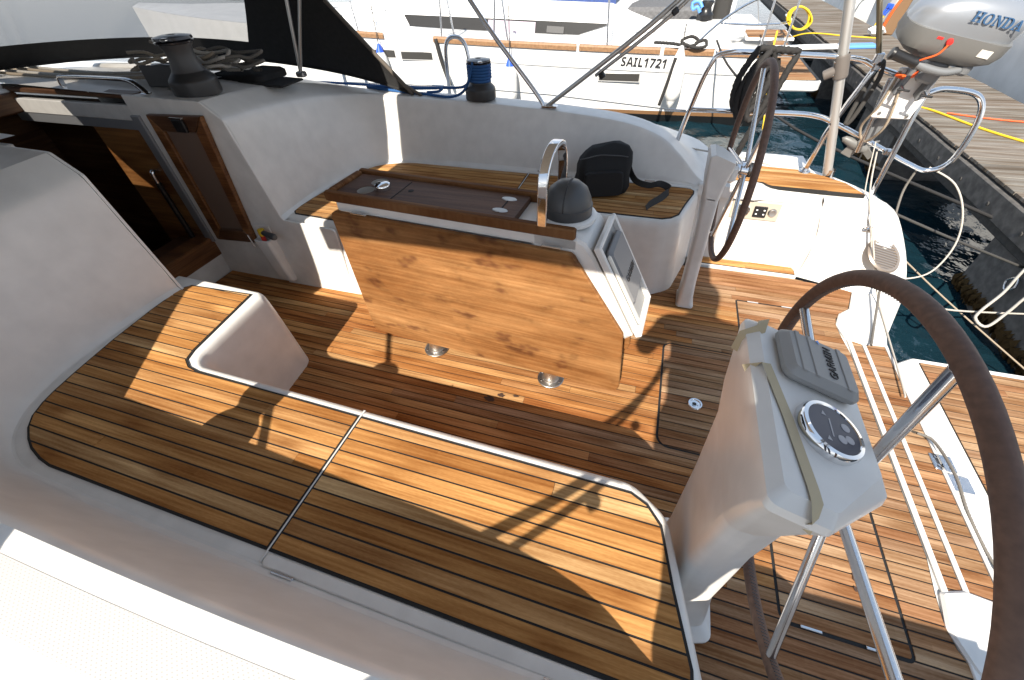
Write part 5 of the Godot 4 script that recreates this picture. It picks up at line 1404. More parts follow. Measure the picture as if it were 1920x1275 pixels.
func nets(bones: Array, cell: float) -> ArrayMesh:
	var lo := Vector3(1e9, 1e9, 1e9); var hi := -lo
	for b in bones:
		lo = lo.min(b[0] - Vector3.ONE * (b[1] + 0.06)).min(b[2] - Vector3.ONE * (b[3] + 0.06))
		hi = hi.max(b[0] + Vector3.ONE * (b[1] + 0.06)).max(b[2] + Vector3.ONE * (b[3] + 0.06))
	var n := Vector3i(((hi - lo) / cell).ceil()) + Vector3i.ONE
	var f := PackedFloat32Array(); f.resize(n.x * n.y * n.z); f.fill(1.0)
	for b in bones:
		var r: float = maxf(b[1], b[3]) + 0.09
		var a0 := Vector3i(((b[0].min(b[2]) - Vector3.ONE * r - lo) / cell).floor()).clamp(Vector3i.ZERO, n - Vector3i.ONE)
		var a1 := Vector3i(((b[0].max(b[2]) + Vector3.ONE * r - lo) / cell).ceil()).clamp(Vector3i.ZERO, n - Vector3i.ONE)
		var ab: Vector3 = b[2] - b[0]
		var l2 := maxf(ab.length_squared(), 1e-6)
		for z in range(a0.z, a1.z + 1):
			for y in range(a0.y, a1.y + 1):
				for x in range(a0.x, a1.x + 1):
					var p := lo + Vector3(x, y, z) * cell
					var h := clampf((p - b[0]).dot(ab) / l2, 0, 1)
					var d: float = (p - b[0] - ab * h).length() - lerpf(b[1], b[3], h)
					var i := x + n.x * (y + n.y * z)
					var k := 0.045
					var e := clampf(0.5 + 0.5 * (f[i] - d) / k, 0, 1)
					f[i] = lerpf(f[i], d, e) - k * e * (1 - e)
	var vid := {}
	var vs := []
	for z in n.z - 1:
		for y in n.y - 1:
			for x in n.x - 1:
				var acc := Vector3.ZERO; var c := 0
				var i0 := x + n.x * (y + n.y * z)
				var neg := 0
				var vals := []
				for q in 8:
					var v: float = f[i0 + (q & 1) + n.x * (((q >> 1) & 1) + n.y * (q >> 2))]
					vals.append(v)
					if v < 0: neg += 1
				if neg == 0 or neg == 8: continue
				for e in [[0, 1], [2, 3], [4, 5], [6, 7], [0, 2], [1, 3], [4, 6], [5, 7], [0, 4], [1, 5], [2, 6], [3, 7]]:
					var va: float = vals[e[0]]; var vb: float = vals[e[1]]
					if (va < 0) == (vb < 0): continue
					var tt := va / (va - vb)
					var pa := Vector3(e[0] & 1, (e[0] >> 1) & 1, e[0] >> 2); var pb := Vector3(e[1] & 1, (e[1] >> 1) & 1, e[1] >> 2)
					acc += pa.lerp(pb, tt); c += 1
				vid[i0] = vs.size()
				vs.append(lo + (Vector3(x, y, z) + acc / c) * cell)
	var s := Soup.new()
	for z in range(1, n.z - 1):
		for y in range(1, n.y - 1):
			for x in range(1, n.x - 1):
				var i := x + n.x * (y + n.y * z)
				var st := [1, n.x, n.x * n.y]
				for ax in 3:
					var ins := f[i] < 0
					if ins == (f[i + st[ax]] < 0): continue
					var u: int = st[(ax + 1) % 3]; var w: int = st[(ax + 2) % 3]
					var k := [i - u - w, i - w, i, i - u]
					var ok := true
					for e in k: ok = ok and vid.has(e)
					if not ok: continue
					var a: Vector3 = vs[vid[k[0]]]; var b: Vector3 = vs[vid[k[1]]]; var c2: Vector3 = vs[vid[k[2]]]; var d: Vector3 = vs[vid[k[3]]]
					if ins: s.q(a, d, c2, b)
					else: s.q(a, b, c2, d)
	return s.mesh(80)

# ------------------------------------------------------------------ harbour
func water() -> void:
	var n1 := FastNoiseLite.new(); n1.seed = 2; n1.frequency = 0.55; n1.fractal_octaves = 4; n1.fractal_gain = 0.55
	var rows := []
	var nx := 190; var nz := 210
	for i in nz + 1:
		var row := []
		for j in nx + 1:
			var x := -5.0 + 12.0 * j / nx; var z := -13.0 + 14.0 * i / nz
			row.append(Vector3(x, -0.55 + 0.028 * n1.get_noise_2d(x * 2.6, z * 3.6) + 0.016 * sin(x * 3.1 + z * 5.0 + 2.0 * n1.get_noise_2d(x, z)), z))
		rows.append(row)
	structure("water", grid(rows), M.water)
	var far := structure("water", slab(PackedVector2Array(rect(-120, -120, 120, 120)), 0.2), M.water)
	far.position.y = -0.60

func pontoon() -> void:
	var base := structure("pontoon", cbox(1.04, 0.26, 24.0, 0.01), M.dock_side)
	base.position = Vector3(2.97, 0.045, -8.0)
	var z := -19.9
	while z < 3.8:
		var w := 0.135
		var s := cbox_soup(1.07, 0.022, w - 0.007, 0.002)
		var o := part("plank", s.mesh(38, 1.0, Vector2(rng.randf() * 9, rng.randf() * 9)), M.dock_set[rng.randi() % 5], base, Vector3(-0.005 + rng.randf_range(-0.004, 0.004), 0.1475, z + 8.0))
		o.rotation.y = rng.randf_range(-0.002, 0.002)
		z += w
	part("edge_beam", cbox(0.045, 0.17, 24.0, 0.008), M.dock_edge, base, Vector3(-0.54, 0.035, 0))
	for k in 40:
		part("bolt", lathe([Vector2(0, 0.006), Vector2(0.014, 0.005), Vector2(0.016, 0)], 10), M.dock_side, base, Vector3(-0.5635, 0.02, -11.5 + 0.45 * k), basis_to(Vector3.LEFT))
	# concrete legs below
	for k in 4:
		var zc := -3.05 - 3.3 * k
		var c := thing("concrete_pier", "weed-fringed concrete pier with a steel mooring ring below the pontoon" if k == 0 else "weed-fringed concrete pier standing in the water under the pontoon", "pier", Vector3(3.0, 0.0, zc), "concrete piers")
		var s := Soup.new(); var rows := []
		for l in [[-0.09, 0.0], [-0.55, 0.0], [-1.2, 0.0]]:
			var ring := []
			for p in rect(-0.50, -0.55, 0.45, 0.55): ring.append(Vector3(p.x, l[0], p.y))
			rows.append(ring)
		s.loft(rows, true); s.fan(rows[0])
		part("block", s.mesh(20), M.concrete, c)
		var ws := Soup.new()
		for j in 160:
			var zz := -0.56 + 1.12 * rng.randf()
			var p := Vector3(-0.503, -0.47 + 0.05 * rng.randf(), zz)
			var h := rng.randf_range(0.04, 0.11)
			ws.t(p, p + Vector3(-rng.randf_range(0.01, 0.05), -h * 0.4, 0.025), p + Vector3(-0.01, -h, rng.randf_range(-0.03, 0.03)))
			ws.t(p + Vector3(0, 0.02, 0), p + Vector3(-rng.randf_range(0.01, 0.04), -h * 0.3, -0.025), p + Vector3(-0.015, -h, 0.01))
		var w := part("weed", ws.mesh(20), M.weed, c)
		w.set_meta("kind", "stuff")
		if k == 0:
			part("mooring_ring", tube(cr([Vector3(0, 0.05, 0), Vector3(-0.01, 0.0, 0.045), Vector3(-0.015, -0.045, 0.0), Vector3(-0.01, 0.0, -0.045)], 6, true), 0.008, 8, true), M.steel, c, Vector3(-0.515, -0.22, -0.10))
	solo("shore_cable", rope([Vector3(2.5, 0.2, -5.75), Vector3(2.589, 0.212, -5.557), Vector3(2.758, 0.212, -5.089), Vector3(2.951, 0.212, -4.733), Vector3(3.3, 0.212, -4.3)], 0.010, 6, 8), M.yellow, "yellow cable lying across the grey boards near the outboard", "cable", "cables on the pontoon")
	solo("shore_cable", rope([Vector3(2.68, 0.212, -5.50), Vector3(3.0, 0.212, -5.36), Vector3(3.45, 0.212, -5.27)], 0.007, 6, 8), M.orange, "thin orange cable lying across the grey boards", "cable", "cables on the pontoon")
	solo("shore_cable", rope([Vector3(1.95, 0.05, -10.6), Vector3(2.2, 0.18, -10.4), Vector3(2.45, 0.212, -10.25), Vector3(2.8, 0.212, -10.0), Vector3(3.25, 0.212, -9.8)], 0.011, 6, 8), M.yellow, "yellow cable running from the neighbouring stern to the power post", "cable", "cables on the pontoon")
	# power post
	var t := thing("power_post", "leaning wooden power post with blue sockets and an orange hose", "power post", Vector3(3.42, 0.206, -10.3))
	t.rotation = Vector3(0, 0.15, -0.12)
	part("housing", cbox(0.20, 0.62, 0.26, 0.015), M.post_wood, t, Vector3(0, 0.31, 0))
	part("panel", cbox(0.02, 0.42, 0.19, 0.006), M.off_white, t, Vector3(-0.102, 0.36, 0.0))
	part("white_side", cbox(0.17, 0.60, 0.012, 0.004), M.white, t, Vector3(0.0, 0.31, -0.137))
	for e in [-0.045, 0.045]:
		var sk := part("socket", cbox(0.05, 0.075, 0.06, 0.012), M.blue, t, Vector3(-0.13, 0.36, e))
		part("plug", bar(Vector3(-0.01, -0.04, 0), Vector3(-0.03, -0.12, 0), 0.018, 10), M.blue, sk)
		part("cable", rope([Vector3(-0.03, -0.12, 0), Vector3(-0.05, -0.25, 0.01), Vector3(-0.05, -0.35, 0.03)], 0.009, 5, 8), M.yellow, sk)
	part("hose", tube(cr([Vector3(-0.06, 0.60, 0.15), Vector3(-0.10, 0.50, 0.17), Vector3(-0.13, 0.30, 0.16), Vector3(-0.12, 0.03, 0.12)], 6), 0.022, 10), M.orange, t)
	var bg := thing("plastic_bag", "crumpled white plastic bag at the foot of the power post", "bag", Vector3(3.22, 0.206, -10.0))
	var bs := Soup.new(); var br := []
	for i in 7:
		var ring := []
		for j in 14:
			var a := TAU * j / 14
			var r := 0.12 * sin(PI * (i + 0.6) / 7.2) * (1 + 0.25 * sin(a * 3 + i) + 0.15 * sin(a * 5 - i * 2))
			ring.append(Vector3(cos(a) * r, 0.16 * i / 6.0, sin(a) * r))
		br.append(ring)
	bs.loft(br, true); bs.fan(br[6])
	part("crumpled_film", bs.mesh(25), M.white, bg)

func fender(at: Vector3, h: float, r: float, col: Material, label: String, top_y: float) -> void:
	var t := thing("fender", label, "fender", at, "fenders on the neighbouring yacht")
	part("body", lathe([Vector2(0.03, 0), Vector2(r * 0.55, 0.03), Vector2(r * 0.9, 0.09), Vector2(r, 0.16), Vector2(r, h - 0.16), Vector2(r * 0.92, h - 0.10), Vector2(r * 0.6, h - 0.03), Vector2(0.03, h)], 24), M.fender, t)
	part("top_eye", lathe([Vector2(r * 0.62, h - 0.035), Vector2(0.05, h + 0.01), Vector2(0.025, h + 0.08), Vector2(0.0, h + 0.09)], 20), col, t)
	part("bottom_eye", lathe([Vector2(r * 0.55, 0.03), Vector2(0.05, -0.01), Vector2(0.02, -0.06), Vector2(0, -0.07)], 20), col, t)
	part("lanyard", bar(Vector3(0, h + 0.08, 0), Vector3(0, top_y - at.y, -0.03), 0.007, 8), M.rope_dark, t)

func neighbour() -> void:
	var t := thing("moored_yacht", "white moored yacht lettered SAIL1721 with teak rail and long dark cabin window", "yacht")
	# sheer line along x: [x, y, z of near side, z of far side]
	var st := [[-12.0, 0.80, -8.9, -9.3], [-10.0, 0.74, -8.15, -10.2], [-8.0, 0.68, -7.62, -10.8], [-5.3, 0.585, -7.26, -11.2], [-2.8, 0.495, -7.15, -11.3], [-0.65, 0.435, -7.15, -11.3], [0.8, 0.40, -7.22, -11.2], [1.35, 0.39, -7.27, -11.15]]
	var rows := []; var stripe := []; var boot := []
	for a in st:
		var y: float = a[1]; var z: float = a[2]; var zf: float = a[3]
		rows.append([Vector3(a[0], y, z), Vector3(a[0], y - 0.3, z - 0.015), Vector3(a[0], 0.0, z - 0.05), Vector3(a[0], -0.375, z - 0.13)])
		stripe.append([Vector3(a[0], -0.375, z - 0.13), Vector3(a[0], -0.43, z - 0.15)])
		boot.append([Vector3(a[0], -0.43, z - 0.15), Vector3(a[0], -0.75, z - 0.35)])
	var dense := func(r: Array) -> Array:
		var cols := []
		for k in r[0].size():
			var l := []
			for e in r: l.append(e[k])
			cols.append(cr(l, 4))
		var o := []
		for i in cols[0].size():
			var row := []
			for k in cols.size(): row.append(cols[k][i])
			o.append(row)
		return o
	part("hull_side", grid(dense.call(rows)), M.hull, t)
	part("boot_stripe", grid(dense.call(stripe)), M.stripe, t)
	part("antifouling", grid(dense.call(boot)), M.boot, t)
	var dk := []
	for a in st: dk.append([Vector3(a[0], a[1] + 0.002, a[2]), Vector3(a[0], a[1] + 0.06, (a[2] + a[3]) / 2), Vector3(a[0], a[1] + 0.002, a[3])])
	part("deck", grid(dense.call(dk)), M.hull, t)
	var fs := []
	for a in st: fs.append([Vector3(a[0], a[1], a[3]), Vector3(a[0], -0.7, a[3] + 0.3)])
	part("far_side", grid(dense.call(fs)), M.hull, t)
	var tr := Soup.new()
	tr.q(Vector3(1.35, 0.39, -7.27), Vector3(1.35, 0.39, -11.15), Vector3(1.20, -0.7, -10.9), Vector3(1.20, -0.7, -7.5))
	part("transom", tr.mesh(), M.hull, t)
	# toe rail
	for seg in [[-5.35, -4.50], [-3.60, -1.32], [-1.28, -0.15], [-0.10, 0.55], [0.60, 1.32]]:
		var pts := []
		for k in 9:
			var x: float = lerpf(seg[0], seg[1], k / 8.0)
			pts.append(sheer(x))
		var rr := []
		for p in pts:
			rr.append([p + Vector3(0, -0.055, 0.004), p + Vector3(0, -0.05, 0.02), p + Vector3(0, 0.0, 0.024), p + Vector3(0, 0.022, 0.012), p + Vector3(0, 0.024, -0.04)])
		var s := Soup.new(); s.loft(rr)
		part("toe_rail", s.mesh(30), M.stripe_teak, t)
	var ps := []
	for k in 25:
		var p := sheer(-3.0 + 4.2 * k / 24.0)
		ps.append([p + Vector3(0, -0.255, 0.001), p + Vector3(0, -0.265, 0.0005)])
	var pss := Soup.new(); pss.loft(ps)
	part("pin_stripe", pss.mesh(), M.letter_grey, t)
	for w in [[-4.76, -4.36, 0.30, 0.10], [-4.23, -3.67, 0.285, 0.10], [-0.96, -0.38, 0.08, 0.095]]:
		var cx: float = (w[0] + w[1]) / 2
		var p := sheer(cx)
		var f := part("portlight", cbox(w[1] - w[0], w[3], 0.012, 0.02), M.glass_grey, t, Vector3(cx, w[2], p.z + (-0.006 if w[2] > 0.2 else -0.022)), Basis(Vector3.UP, 0.0))
		part("frame", cbox(w[1] - w[0] + 0.03, w[3] + 0.03, 0.008, 0.025), M.letter_grey, f, Vector3(0, 0, -0.004))
	var tp := sheer(-0.42)
	text_part("SAIL1721", 0.108, M.letter, t, Transform3D(Basis(Vector3(1, -0.03, -0.02).normalized(), Vector3(0.10, 0.98, 0.0), Vector3(0.02, 0, 1)), Vector3(-0.345, 0.268, tp.z - 0.004)), false, 1, 0.006)
	text_part("SUN ODYSSEY 419", 0.042, M.letter_grey, t, Transform3D(Basis(Vector3(1.35, -0.03, -0.06), Vector3(0, 1, 0), Vector3(0.04, 0, 1)), Vector3(0.46, 0.160, sheer(0.45).z - 0.020)), false, 0, 0.004)
	# coach roof with the long window
	var cr_ := Soup.new()
	var a0 := [[-6.3, 0.62, 0.78], [-4.9, 0.56, 0.98], [-2.5, 0.50, 0.90], [-1.0, 0.46, 0.84], [-0.3, 0.44, 0.62]]
	var rw := []
	for a in a0: rw.append([Vector3(a[0], a[1], -7.92), Vector3(a[0], a[1] + (a[2] - a[1]) * 0.8, -8.02), Vector3(a[0], a[2], -8.14), Vector3(a[0], a[2] + 0.05, -9.2), Vector3(a[0], a[2], -10.4), Vector3(a[0], a[1], -10.6)])
	cr_.loft(rw)
	part("coach_roof", cr_.mesh(30), M.hull, t)
	var wp := PackedVector2Array(v2([[-4.50, 0.735], [-1.02, 0.612], [-1.02, 0.592], [-1.56, 0.445], [-4.40, 0.575]]))
	var wsl := slab_soup(wp, 0.012)
	wsl.xf(Transform3D(Basis(Vector3(1, 0, 0), Vector3(0, 0.3, 0.95), Vector3(0, 0.97, -0.24)), Vector3(0, 0.025, -7.79)))
	part("cabin_window", wsl.mesh(), M.glass_dark, t)
	part("blind", cbox(0.80, 0.16, 0.006, 0.003), M.curtain, t, Vector3(-2.55, 0.575, -7.912), Basis(Vector3.BACK, -0.04) * Basis(Vector3.RIGHT, -0.24))
	part("vent_frame", cbox(0.28, 0.09, 0.006, 0.02), M.plastic2, t, Vector3(-1.82, 0.545, -7.905), Basis(Vector3.BACK, -0.05) * Basis(Vector3.RIGHT, -0.24))
	# small sprayhood, cockpit
	var bd := Soup.new(); var br := []
	for x in [-2.35, -1.9, -1.3, -0.95]:
		var ring := []
		for k in 9:
			var a := PI * k / 8
			ring.append(Vector3(x, 0.86 + (0.55 if x > -2.3 else 0.1) * sin(a) - 0.05 * (x + 2.35), -9.25 + cos(a) * 1.08))
		br.append(ring)
	bd.loft(br)
	part("sprayhood", bd.mesh(40), M.canvas_blue, t)
	part("cockpit_cover", cbox(1.1, 0.38, 1.9, 0.05), M.canvas_grey, t, Vector3(-0.25, 0.60, -9.1))
	part("cockpit_coaming", cbox(1.9, 0.26, 0.30, 0.06), M.hull, t, Vector3(0.0, 0.53, -7.95), Basis(Vector3.UP, 0.0))
	part("cockpit_coaming", cbox(1.9, 0.26, 0.30, 0.06), M.hull, t, Vector3(0.0, 0.53, -10.3), Basis(Vector3.UP, 0.0))
	part("helm_console", cbox(0.25, 0.55, 0.4, 0.05), M.glass_grey, t, Vector3(0.62, 0.70, -8.8))
	var sq := PackedVector2Array(rect(0.95, -8.35, 1.55, -7.65))
	var sb := part("stern_seat", slab(sq, 0.03, 0.006), M.hull, t, Vector3(0.0, 0.50, 0))
	planks(sb, inset(sq, 0.03), 0.008, 0.07, -8.35, M.teak_aft, [], 1.0, 2.0)
	var s2 := PackedVector2Array(round_poly([Vector2(1.28, -7.30), Vector2(2.02, -7.35), Vector2(2.05, -10.9), Vector2(1.28, -10.95)], [0.02, 0.10, 0.10, 0.02], 5))
	var pf := part("swim_step", slab(s2, 0.13, 0.02, true), M.hull, t, Vector3(0, 0.07, 0))
	planks(pf, inset(s2, 0.07), 0.006, 0.07, -11.0, M.teak_aft, [], 1.0, 2.0)
	var wn := part("winch", lathe([Vector2(0.11, 0), Vector2(0.11, 0.07), Vector2(0.08, 0.10), Vector2(0.065, 0.15), Vector2(0.085, 0.21), Vector2(0.07, 0.23), Vector2(0, 0.23)], 20), M.plastic, t, Vector3(0.36, 0.655, -7.95))
	part("blue_line", rope([Vector3(-0.08, 0.10, 0.05), Vector3(-0.13, 0.16, 0.06), Vector3(-0.18, 0.13, 0.05), Vector3(-0.20, 0.20, 0.04), Vector3(-0.12, 0.22, 0.05), Vector3(-0.06, 0.15, 0.07)], 0.022, 5, 8), M.sky_blue, wn)
	# stanchions, wires, stern rail
	for x in [-5.05, -3.50, -2.62, -0.90]:
		var p := sheer(x) + Vector3(0, 0, -0.10)
		if x == -3.50 or x == -2.62:
			part("gate_hoop", tube(cr([p, p + Vector3(0.04, 0.45, 0), p + Vector3(0.07, 0.58, 0), p + Vector3(0.12, 0.58, 0), p + Vector3(0.16, 0.45, 0), p + Vector3(0.22, 0.0, 0)], 5), 0.014, 10), M.steel, t)
		else:
			part("stanchion", bar(p, p + Vector3(-0.04, 0.62, 0), 0.014, 10), M.steel, t)
	for h in [0.30, 0.58]:
		var wl := []
		for x in [-9.0, -5.05, -3.4, -2.6, -0.90, 0.3]: wl.append(sheer(x) + Vector3(0, h, -0.10))
		part("guard_wire", tube(wl, 0.006, 6), M.steel_dull, t)
	part("stern_rail", tube(cr([Vector3(0.25, 0.42, -7.3), Vector3(0.55, 0.72, -7.3), Vector3(0.88, 0.93, -7.3), Vector3(1.1, 0.95, -7.32), Vector3(1.4, 0.94, -7.5), Vector3(1.45, 0.94, -8.2)], 6), 0.016, 10), M.chrome, t)
	part("stern_rail", tube(cr([Vector3(0.55, 0.70, -7.3), Vector3(1.0, 0.68, -7.33), Vector3(1.4, 0.69, -7.5), Vector3(1.45, 0.69, -8.2)], 6), 0.014, 10), M.chrome, t)
	for x in [1.12, 1.40]: part("rail_post", bar(Vector3(x, 0.40, -7.34), Vector3(x, 0.945, -7.36), 0.014, 10), M.steel, t)
	part("backstay", bar(Vector3(1.25, 0.45, -8.9), Vector3(0.2, 3.2, -9.1), 0.008, 6), M.steel_dull, t)
	part("shroud", bar(sheer(-4.70) + Vector3(0, 0, -0.25), Vector3(-4.55, 3.5, -8.9), 0.007, 6), M.steel_dull, t)
	part("shroud", bar(sheer(-4.85) + Vector3(0, 0, -0.25), Vector3(-4.95, 3.5, -8.9), 0.007, 6), M.steel_dull, t)
	# fenders and gear hung on it
	var f1 := sheer(-4.58)
	fender(Vector3(-4.60, -0.16, f1.z + 0.06), 0.52, 0.105, M.blue, "white fender with blue ends hanging beside the pair of dark portlights", 0.95)
	fender(Vector3(-2.32, -0.32, sheer(-2.3).z + 0.07), 0.55, 0.105, M.blue, "white fender with blue ends hanging alone below the teak rail", 0.92)
	fender(Vector3(0.12, -0.20, sheer(0.0).z + 0.09), 0.60, 0.11, M.fender, "plain white fender hanging beside the hull lettering", 0.72)
	solo("strap_pair", tube(cr([Vector3(0.07, 0.36, -7.0), Vector3(0.03, 0.10, -7.0), Vector3(-0.03, -0.22, -7.0)], 5), 0.022, 8), M.rope_black, "folded black strap hanging in front of the plain white fender", "strap")
	solo("hanging_strap", tube(cr([sheer(-3.55) + Vector3(0, 0.0, 0.03), sheer(-3.55) + Vector3(0.05, -0.25, 0.04), sheer(-3.50) + Vector3(0.08, -0.50, 0.05), sheer(-3.48) + Vector3(0.10, -0.62, 0.05)], 5), 0.030, 8), M.rope_black, "black strap hanging over the neighbouring hull across a dark portlight", "strap")
	solo("spring_line", rope([Vector3(0.55, 0.52, -7.25), Vector3(0.75, 0.34, -6.4), Vector3(1.3, 0.14, -5.0), Vector3(2.43, 0.02, -3.6)], 0.012, 6, 8), M.rope_black, "black mooring line slanting down from the neighbouring stern", "rope")
	solo("coiled_black_line", rope([Vector3(-0.25, 0.50, -7.20), Vector3(0.0, 0.50, -7.12), Vector3(0.22, 0.47, -7.14), Vector3(0.32, 0.52, -7.18), Vector3(0.22, 0.57, -7.2), Vector3(0.10, 0.52, -7.15), Vector3(0.28, 0.46, -7.12), Vector3(0.42, 0.47, -7.15), Vector3(0.40, 0.53, -7.2), Vector3(0.28, 0.50, -7.16)], 0.019, 6, 8), M.rope_black, "black line coiled on the teak rail of the neighbouring yacht", "rope")
	var yc := []
	for k in 40:
		var a := k * 0.9
		yc.append(Vector3(1.47 + cos(a) * (0.13 + 0.02 * sin(k * 1.3)), 0.74 + sin(a) * 0.11 - 0.04 * cos(a), -7.42 + 0.0015 * k))
	solo("yellow_cable_coil", rope(yc, 0.011, 5, 8), M.yellow, "yellow cable coiled on the neighbouring stern rail", "cable")
	solo("yellow_line", rope([Vector3(1.25, 0.62, -7.3), Vector3(1.26, 0.30, -7.1), Vector3(1.36, -0.2, -6.9), Vector3(1.42, -0.53, -6.8)], 0.012, 6, 8), M.yellow, "yellow line hanging from the neighbouring stern into the water", "rope")
	var pg := thing("gangplank", "white gangplank with a blue end reaching toward the pontoon", "gangplank", Vector3(1.85, 0.42, -7.55))
	pg.rotation = Vector3(0, 0.10, 0.02)
	part("board", cbox(1.0, 0.035, 0.20, 0.01), M.white, pg, Vector3(-0.25, 0, 0))
	part("blue_end", cbox(0.42, 0.038, 0.205, 0.01), M.sky_blue, pg, Vector3(0.46, 0.0, 0))

func sheer(x: float) -> Vector3:
	var st := [[-12.0, 0.80, -8.9], [-10.0, 0.74, -8.15], [-8.0, 0.68, -7.62], [-5.3, 0.585, -7.26], [-2.8, 0.495, -7.15], [-0.65, 0.435, -7.15], [0.8, 0.40, -7.22], [1.35, 0.39, -7.27]]
	for i in st.size() - 1:
		if x <= st[i + 1][0]:
			var p := []
			for k in [maxi(i - 1, 0), i, i + 1, mini(i + 2, st.size() - 1)]: p.append(Vector3(st[k][0], st[k][1], st[k][2]))
			var lo := 0.0; var hi := 1.0
			for n in 24:
				var f := (lo + hi) / 2
				if p[1].cubic_interpolate(p[2], p[0], p[3], f).x < x: lo = f
				else: hi = f
			return p[1].cubic_interpolate(p[2], p[0], p[3], lo)
	return Vector3(x, 0.39, -7.27)

# boats on the far side of the pontoon and beyond
func far_boat(at: Vector3, turn: float, k: float, label: String, cover: Material) -> void:
	var t := thing("moored_boat", label, "boat", at, "boats beyond the pontoon")
	t.rotation.y = turn
	t.scale = Vector3.ONE * k
	var rows := []
	for a in [[0.0, 0.80, 1.55], [1.5, 0.84, 1.75], [4.0, 0.95, 1.7], [7.0, 1.10, 1.1], [9.0, 1.22, 0.05]]:
		var row := []
		for p in [[1.0, -0.95, 0.70], [1.0, -0.45, 0.93], [1.0, 0.2, 0.98], [1.0, 1.0, 1.0]]: row.append(Vector3(a[0], a[1] * p[1], -a[2] * p[2]))
		row.append(Vector3(a[0], a[1] + 0.05, 0))
		for p in [[1.0, 1.0, 1.0], [1.0, 0.2, 0.98], [1.0, -0.45, 0.93], [1.0, -0.95, 0.70]]: row.append(Vector3(a[0], a[1] * p[1], a[2] * p[2]))
		rows.append(row)
	var s := Soup.new(); s.loft(rows); s.fan(rows[0])
	part("hull", s.mesh(40), M.hull, t)
	part("cabin", cbox(3.6, 0.55, 1.9, 0.12), M.hull, t, Vector3(4.2, 1.20, 0))
	for sd in [-1.0, 1.0]:
		part("cabin_window", cbox(2.6, 0.20, 0.02, 0.02), M.glass_dark, t, Vector3(4.2, 1.24, sd * 0.956))
		part("portlight", cbox(0.7, 0.12, 0.02, 0.02), M.glass_dark, t, Vector3(2.4, 0.45, sd * 1.73))
		part("rail", tube(cr([Vector3(0.0, 0.8, sd * 1.4), Vector3(0.0, 1.35, sd * 1.4), Vector3(0.3, 1.42, sd * 1.45), Vector3(1.6, 1.42, sd * 1.55)], 4), 0.016, 8), M.steel, t)
		part("guard_wire", bar(Vector3(1.6, 1.42, sd * 1.55), Vector3(7.0, 1.6, sd * 1.0), 0.006, 6), M.steel_dull, t)
	part("cover", cbox(1.5, 0.30, 2.2, 0.08), cover, t, Vector3(1.6, 1.05, 0))
	part("mast", bar(Vector3(4.6, 1.4, 0), Vector3(4.6, 12.0, 0), 0.08, 12), M.alu, t)
	part("rubbing_strake", cbox(1.6, 0.04, 0.02, 0.008), M.canvas_blue, t, Vector3(0.9, 0.62, 1.66), Basis(Vector3.UP, -0.11))

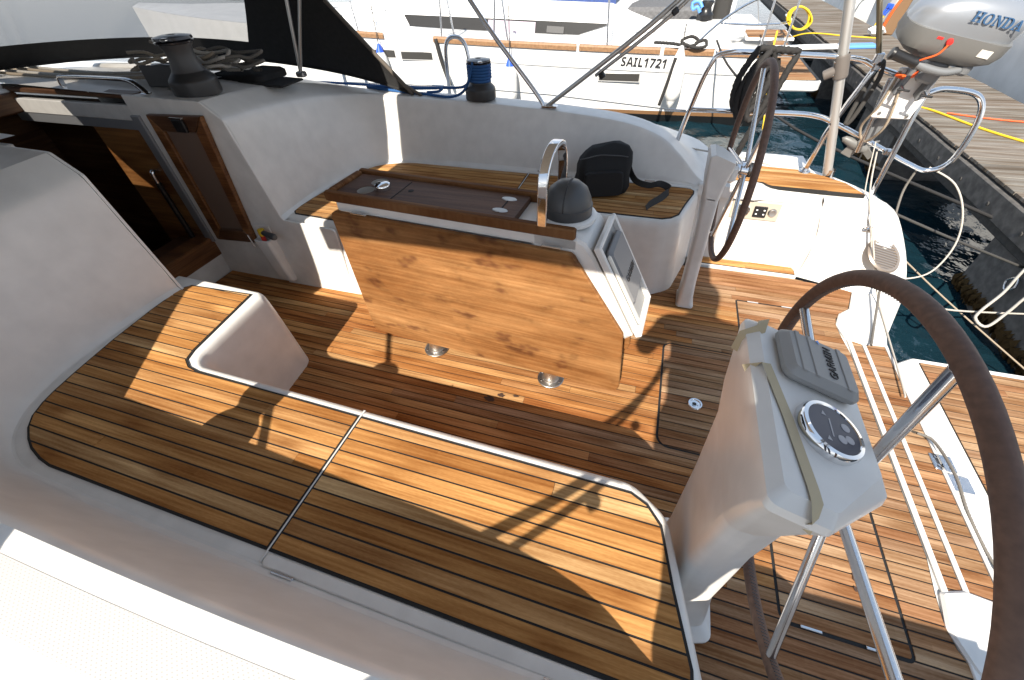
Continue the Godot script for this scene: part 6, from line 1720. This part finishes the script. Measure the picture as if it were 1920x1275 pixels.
func _ready() -> void:
	rng.seed = 77
	var cam := Camera3D.new()
	cam.transform = Transform3D(Basis(Vector3(0.952843, -0.034148, -0.301536), Vector3(-0.186219, 0.718772, -0.669843), Vector3(0.239609, 0.694407, 0.678517)), Vector3(0, 1.55, 0))
	cam.fov = 79.266
	cam.near = 0.02
	cam.far = 600.0
	add_child(cam)
	cam.current = true
	var sky := ProceduralSkyMaterial.new()
	sky.sky_top_color = Color(0.50, 0.57, 0.66)
	sky.sky_horizon_color = Color(0.87, 0.87, 0.86)
	sky.sky_curve = 0.13
	sky.ground_bottom_color = Color(0.16, 0.22, 0.26)
	sky.ground_horizon_color = Color(0.62, 0.67, 0.70)
	sky.energy_multiplier = 1.15
	var env := Environment.new()
	env.background_mode = Environment.BG_SKY
	env.sky = Sky.new()
	env.sky.sky_material = sky
	env.tonemap_mode = Environment.TONE_MAPPER_LINEAR
	env.tonemap_exposure = 2.0
	env.sdfgi_enabled = true; env.ssao_enabled = true; env.ssil_enabled = true
	var we := WorldEnvironment.new()
	we.environment = env
	add_child(we)
	var sun := DirectionalLight3D.new()
	sun.light_energy = 1.5
	sun.light_angular_distance = 0.5
	sun.light_color = Color(1.0, 0.96, 0.90)
	sun.shadow_enabled = true
	add_child(sun)
	sun.look_at_from_position(Vector3.ZERO, Vector3(0.055, -1.0, -1.13))
	make_materials()
	M.bimini = tri(mat(lin(0.46, 0.43, 0.39), 0.9), noise_tex(0.02, Color(0.9, 0.9, 0.9), Color(1, 1, 1), 71), 1.0)
	M.bimini.backlight_enabled = true
	M.bimini.backlight = lin(0.20, 0.18, 0.155)
	M.stain = mat(lin(0.055, 0.03, 0.02), 0.7)
	M.vent = mat(lin(0.36, 0.30, 0.25), 0.35, 0.6)
	M.vent_slat = mat(lin(0.42, 0.37, 0.33), 0.3, 0.8)
	M.panel_plate = mat(lin(0.42, 0.37, 0.30), 0.5)
	M.cup = mat(lin(0.36, 0.34, 0.31), 0.5)
	M.table_csg = tri(mat(lin(0.14, 0.064, 0.036), 0.6), M.table_top.albedo_texture, 1.0)
	M.grey_side2 = mat(lin(0.20, 0.20, 0.205), 0.5)
	M.button = mat(lin(0.42, 0.42, 0.45), 0.5)
	M.rubber2 = mat(lin(0.028, 0.028, 0.029), 0.42)
	M.winch_top = mat(lin(0.05, 0.05, 0.055), 0.15, 0.4)
	M.bracket = mat(lin(0.14, 0.125, 0.115), 0.5)
	M.bronze = mat(lin(0.30, 0.25, 0.17), 0.3, 0.9)
	M.clothes = mat(lin(0.05, 0.055, 0.075), 0.85)
	M.dock_edge = tri(mat(lin(0.16, 0.15, 0.14), 0.85), noise_tex(0.02, Color(0.65, 0.65, 0.65), Color(1, 1, 1), 91), 1.0)
	M.post_wood = mat(lin(0.19, 0.11, 0.055), 0.7)
	M.stripe_teak = tri(mat(lin(0.36, 0.20, 0.10), 0.6), noise_tex(0.03, Color(0.75, 0.75, 0.75), Color(1, 1, 1), 17), 1.5)
	# setting and yacht
	water()
	pontoon()
	cockpit_floor()
	transom()
	for sd in SIDES:
		bench(sd)
		surround(sd)
		quarter(sd)
	companionway()
	cabin_top()
	# fittings
	table()
	pedestal(1.0)
	pedestal(-1.0)
	wheel(Vector3(0.447, 0.717, CZ + 0.833), 0.06, 0.04, 294.0, "leather-covered steering wheel behind the pedestal with the round dial", false)
	wheel(Vector3(0.417, 0.711, CZ - 0.897), 0.008, -0.01, 48.0, "leather-covered steering wheel with a white band in front of the engine panel", true)
	instrument_panel()
	starboard_coaming_gear()
	dodger()
	bimini()
	bag()
	stern_rail()
	outboard()
	stern_lines()
	photographer()
	# background
	neighbour()
	far_boat(Vector3(4.15, 0.0, -7.9), 0.0, 1.0, "white boat moored with its stern to the far side of the pontoon", M.canvas_blue)
	far_boat(Vector3(4.25, 0.0, -12.4), 0.03, 1.05, "white boat moored beyond the power post", M.canvas_grey)
	far_boat(Vector3(4.2, 0.0, -17.0), -0.02, 1.1, "white boat with dark cover far along the pontoon", M.canvas)
	far_boat(Vector3(1.2, 0.0, -14.6), PI, 1.05, "white boat moored beside the lettered yacht", M.canvas_grey)
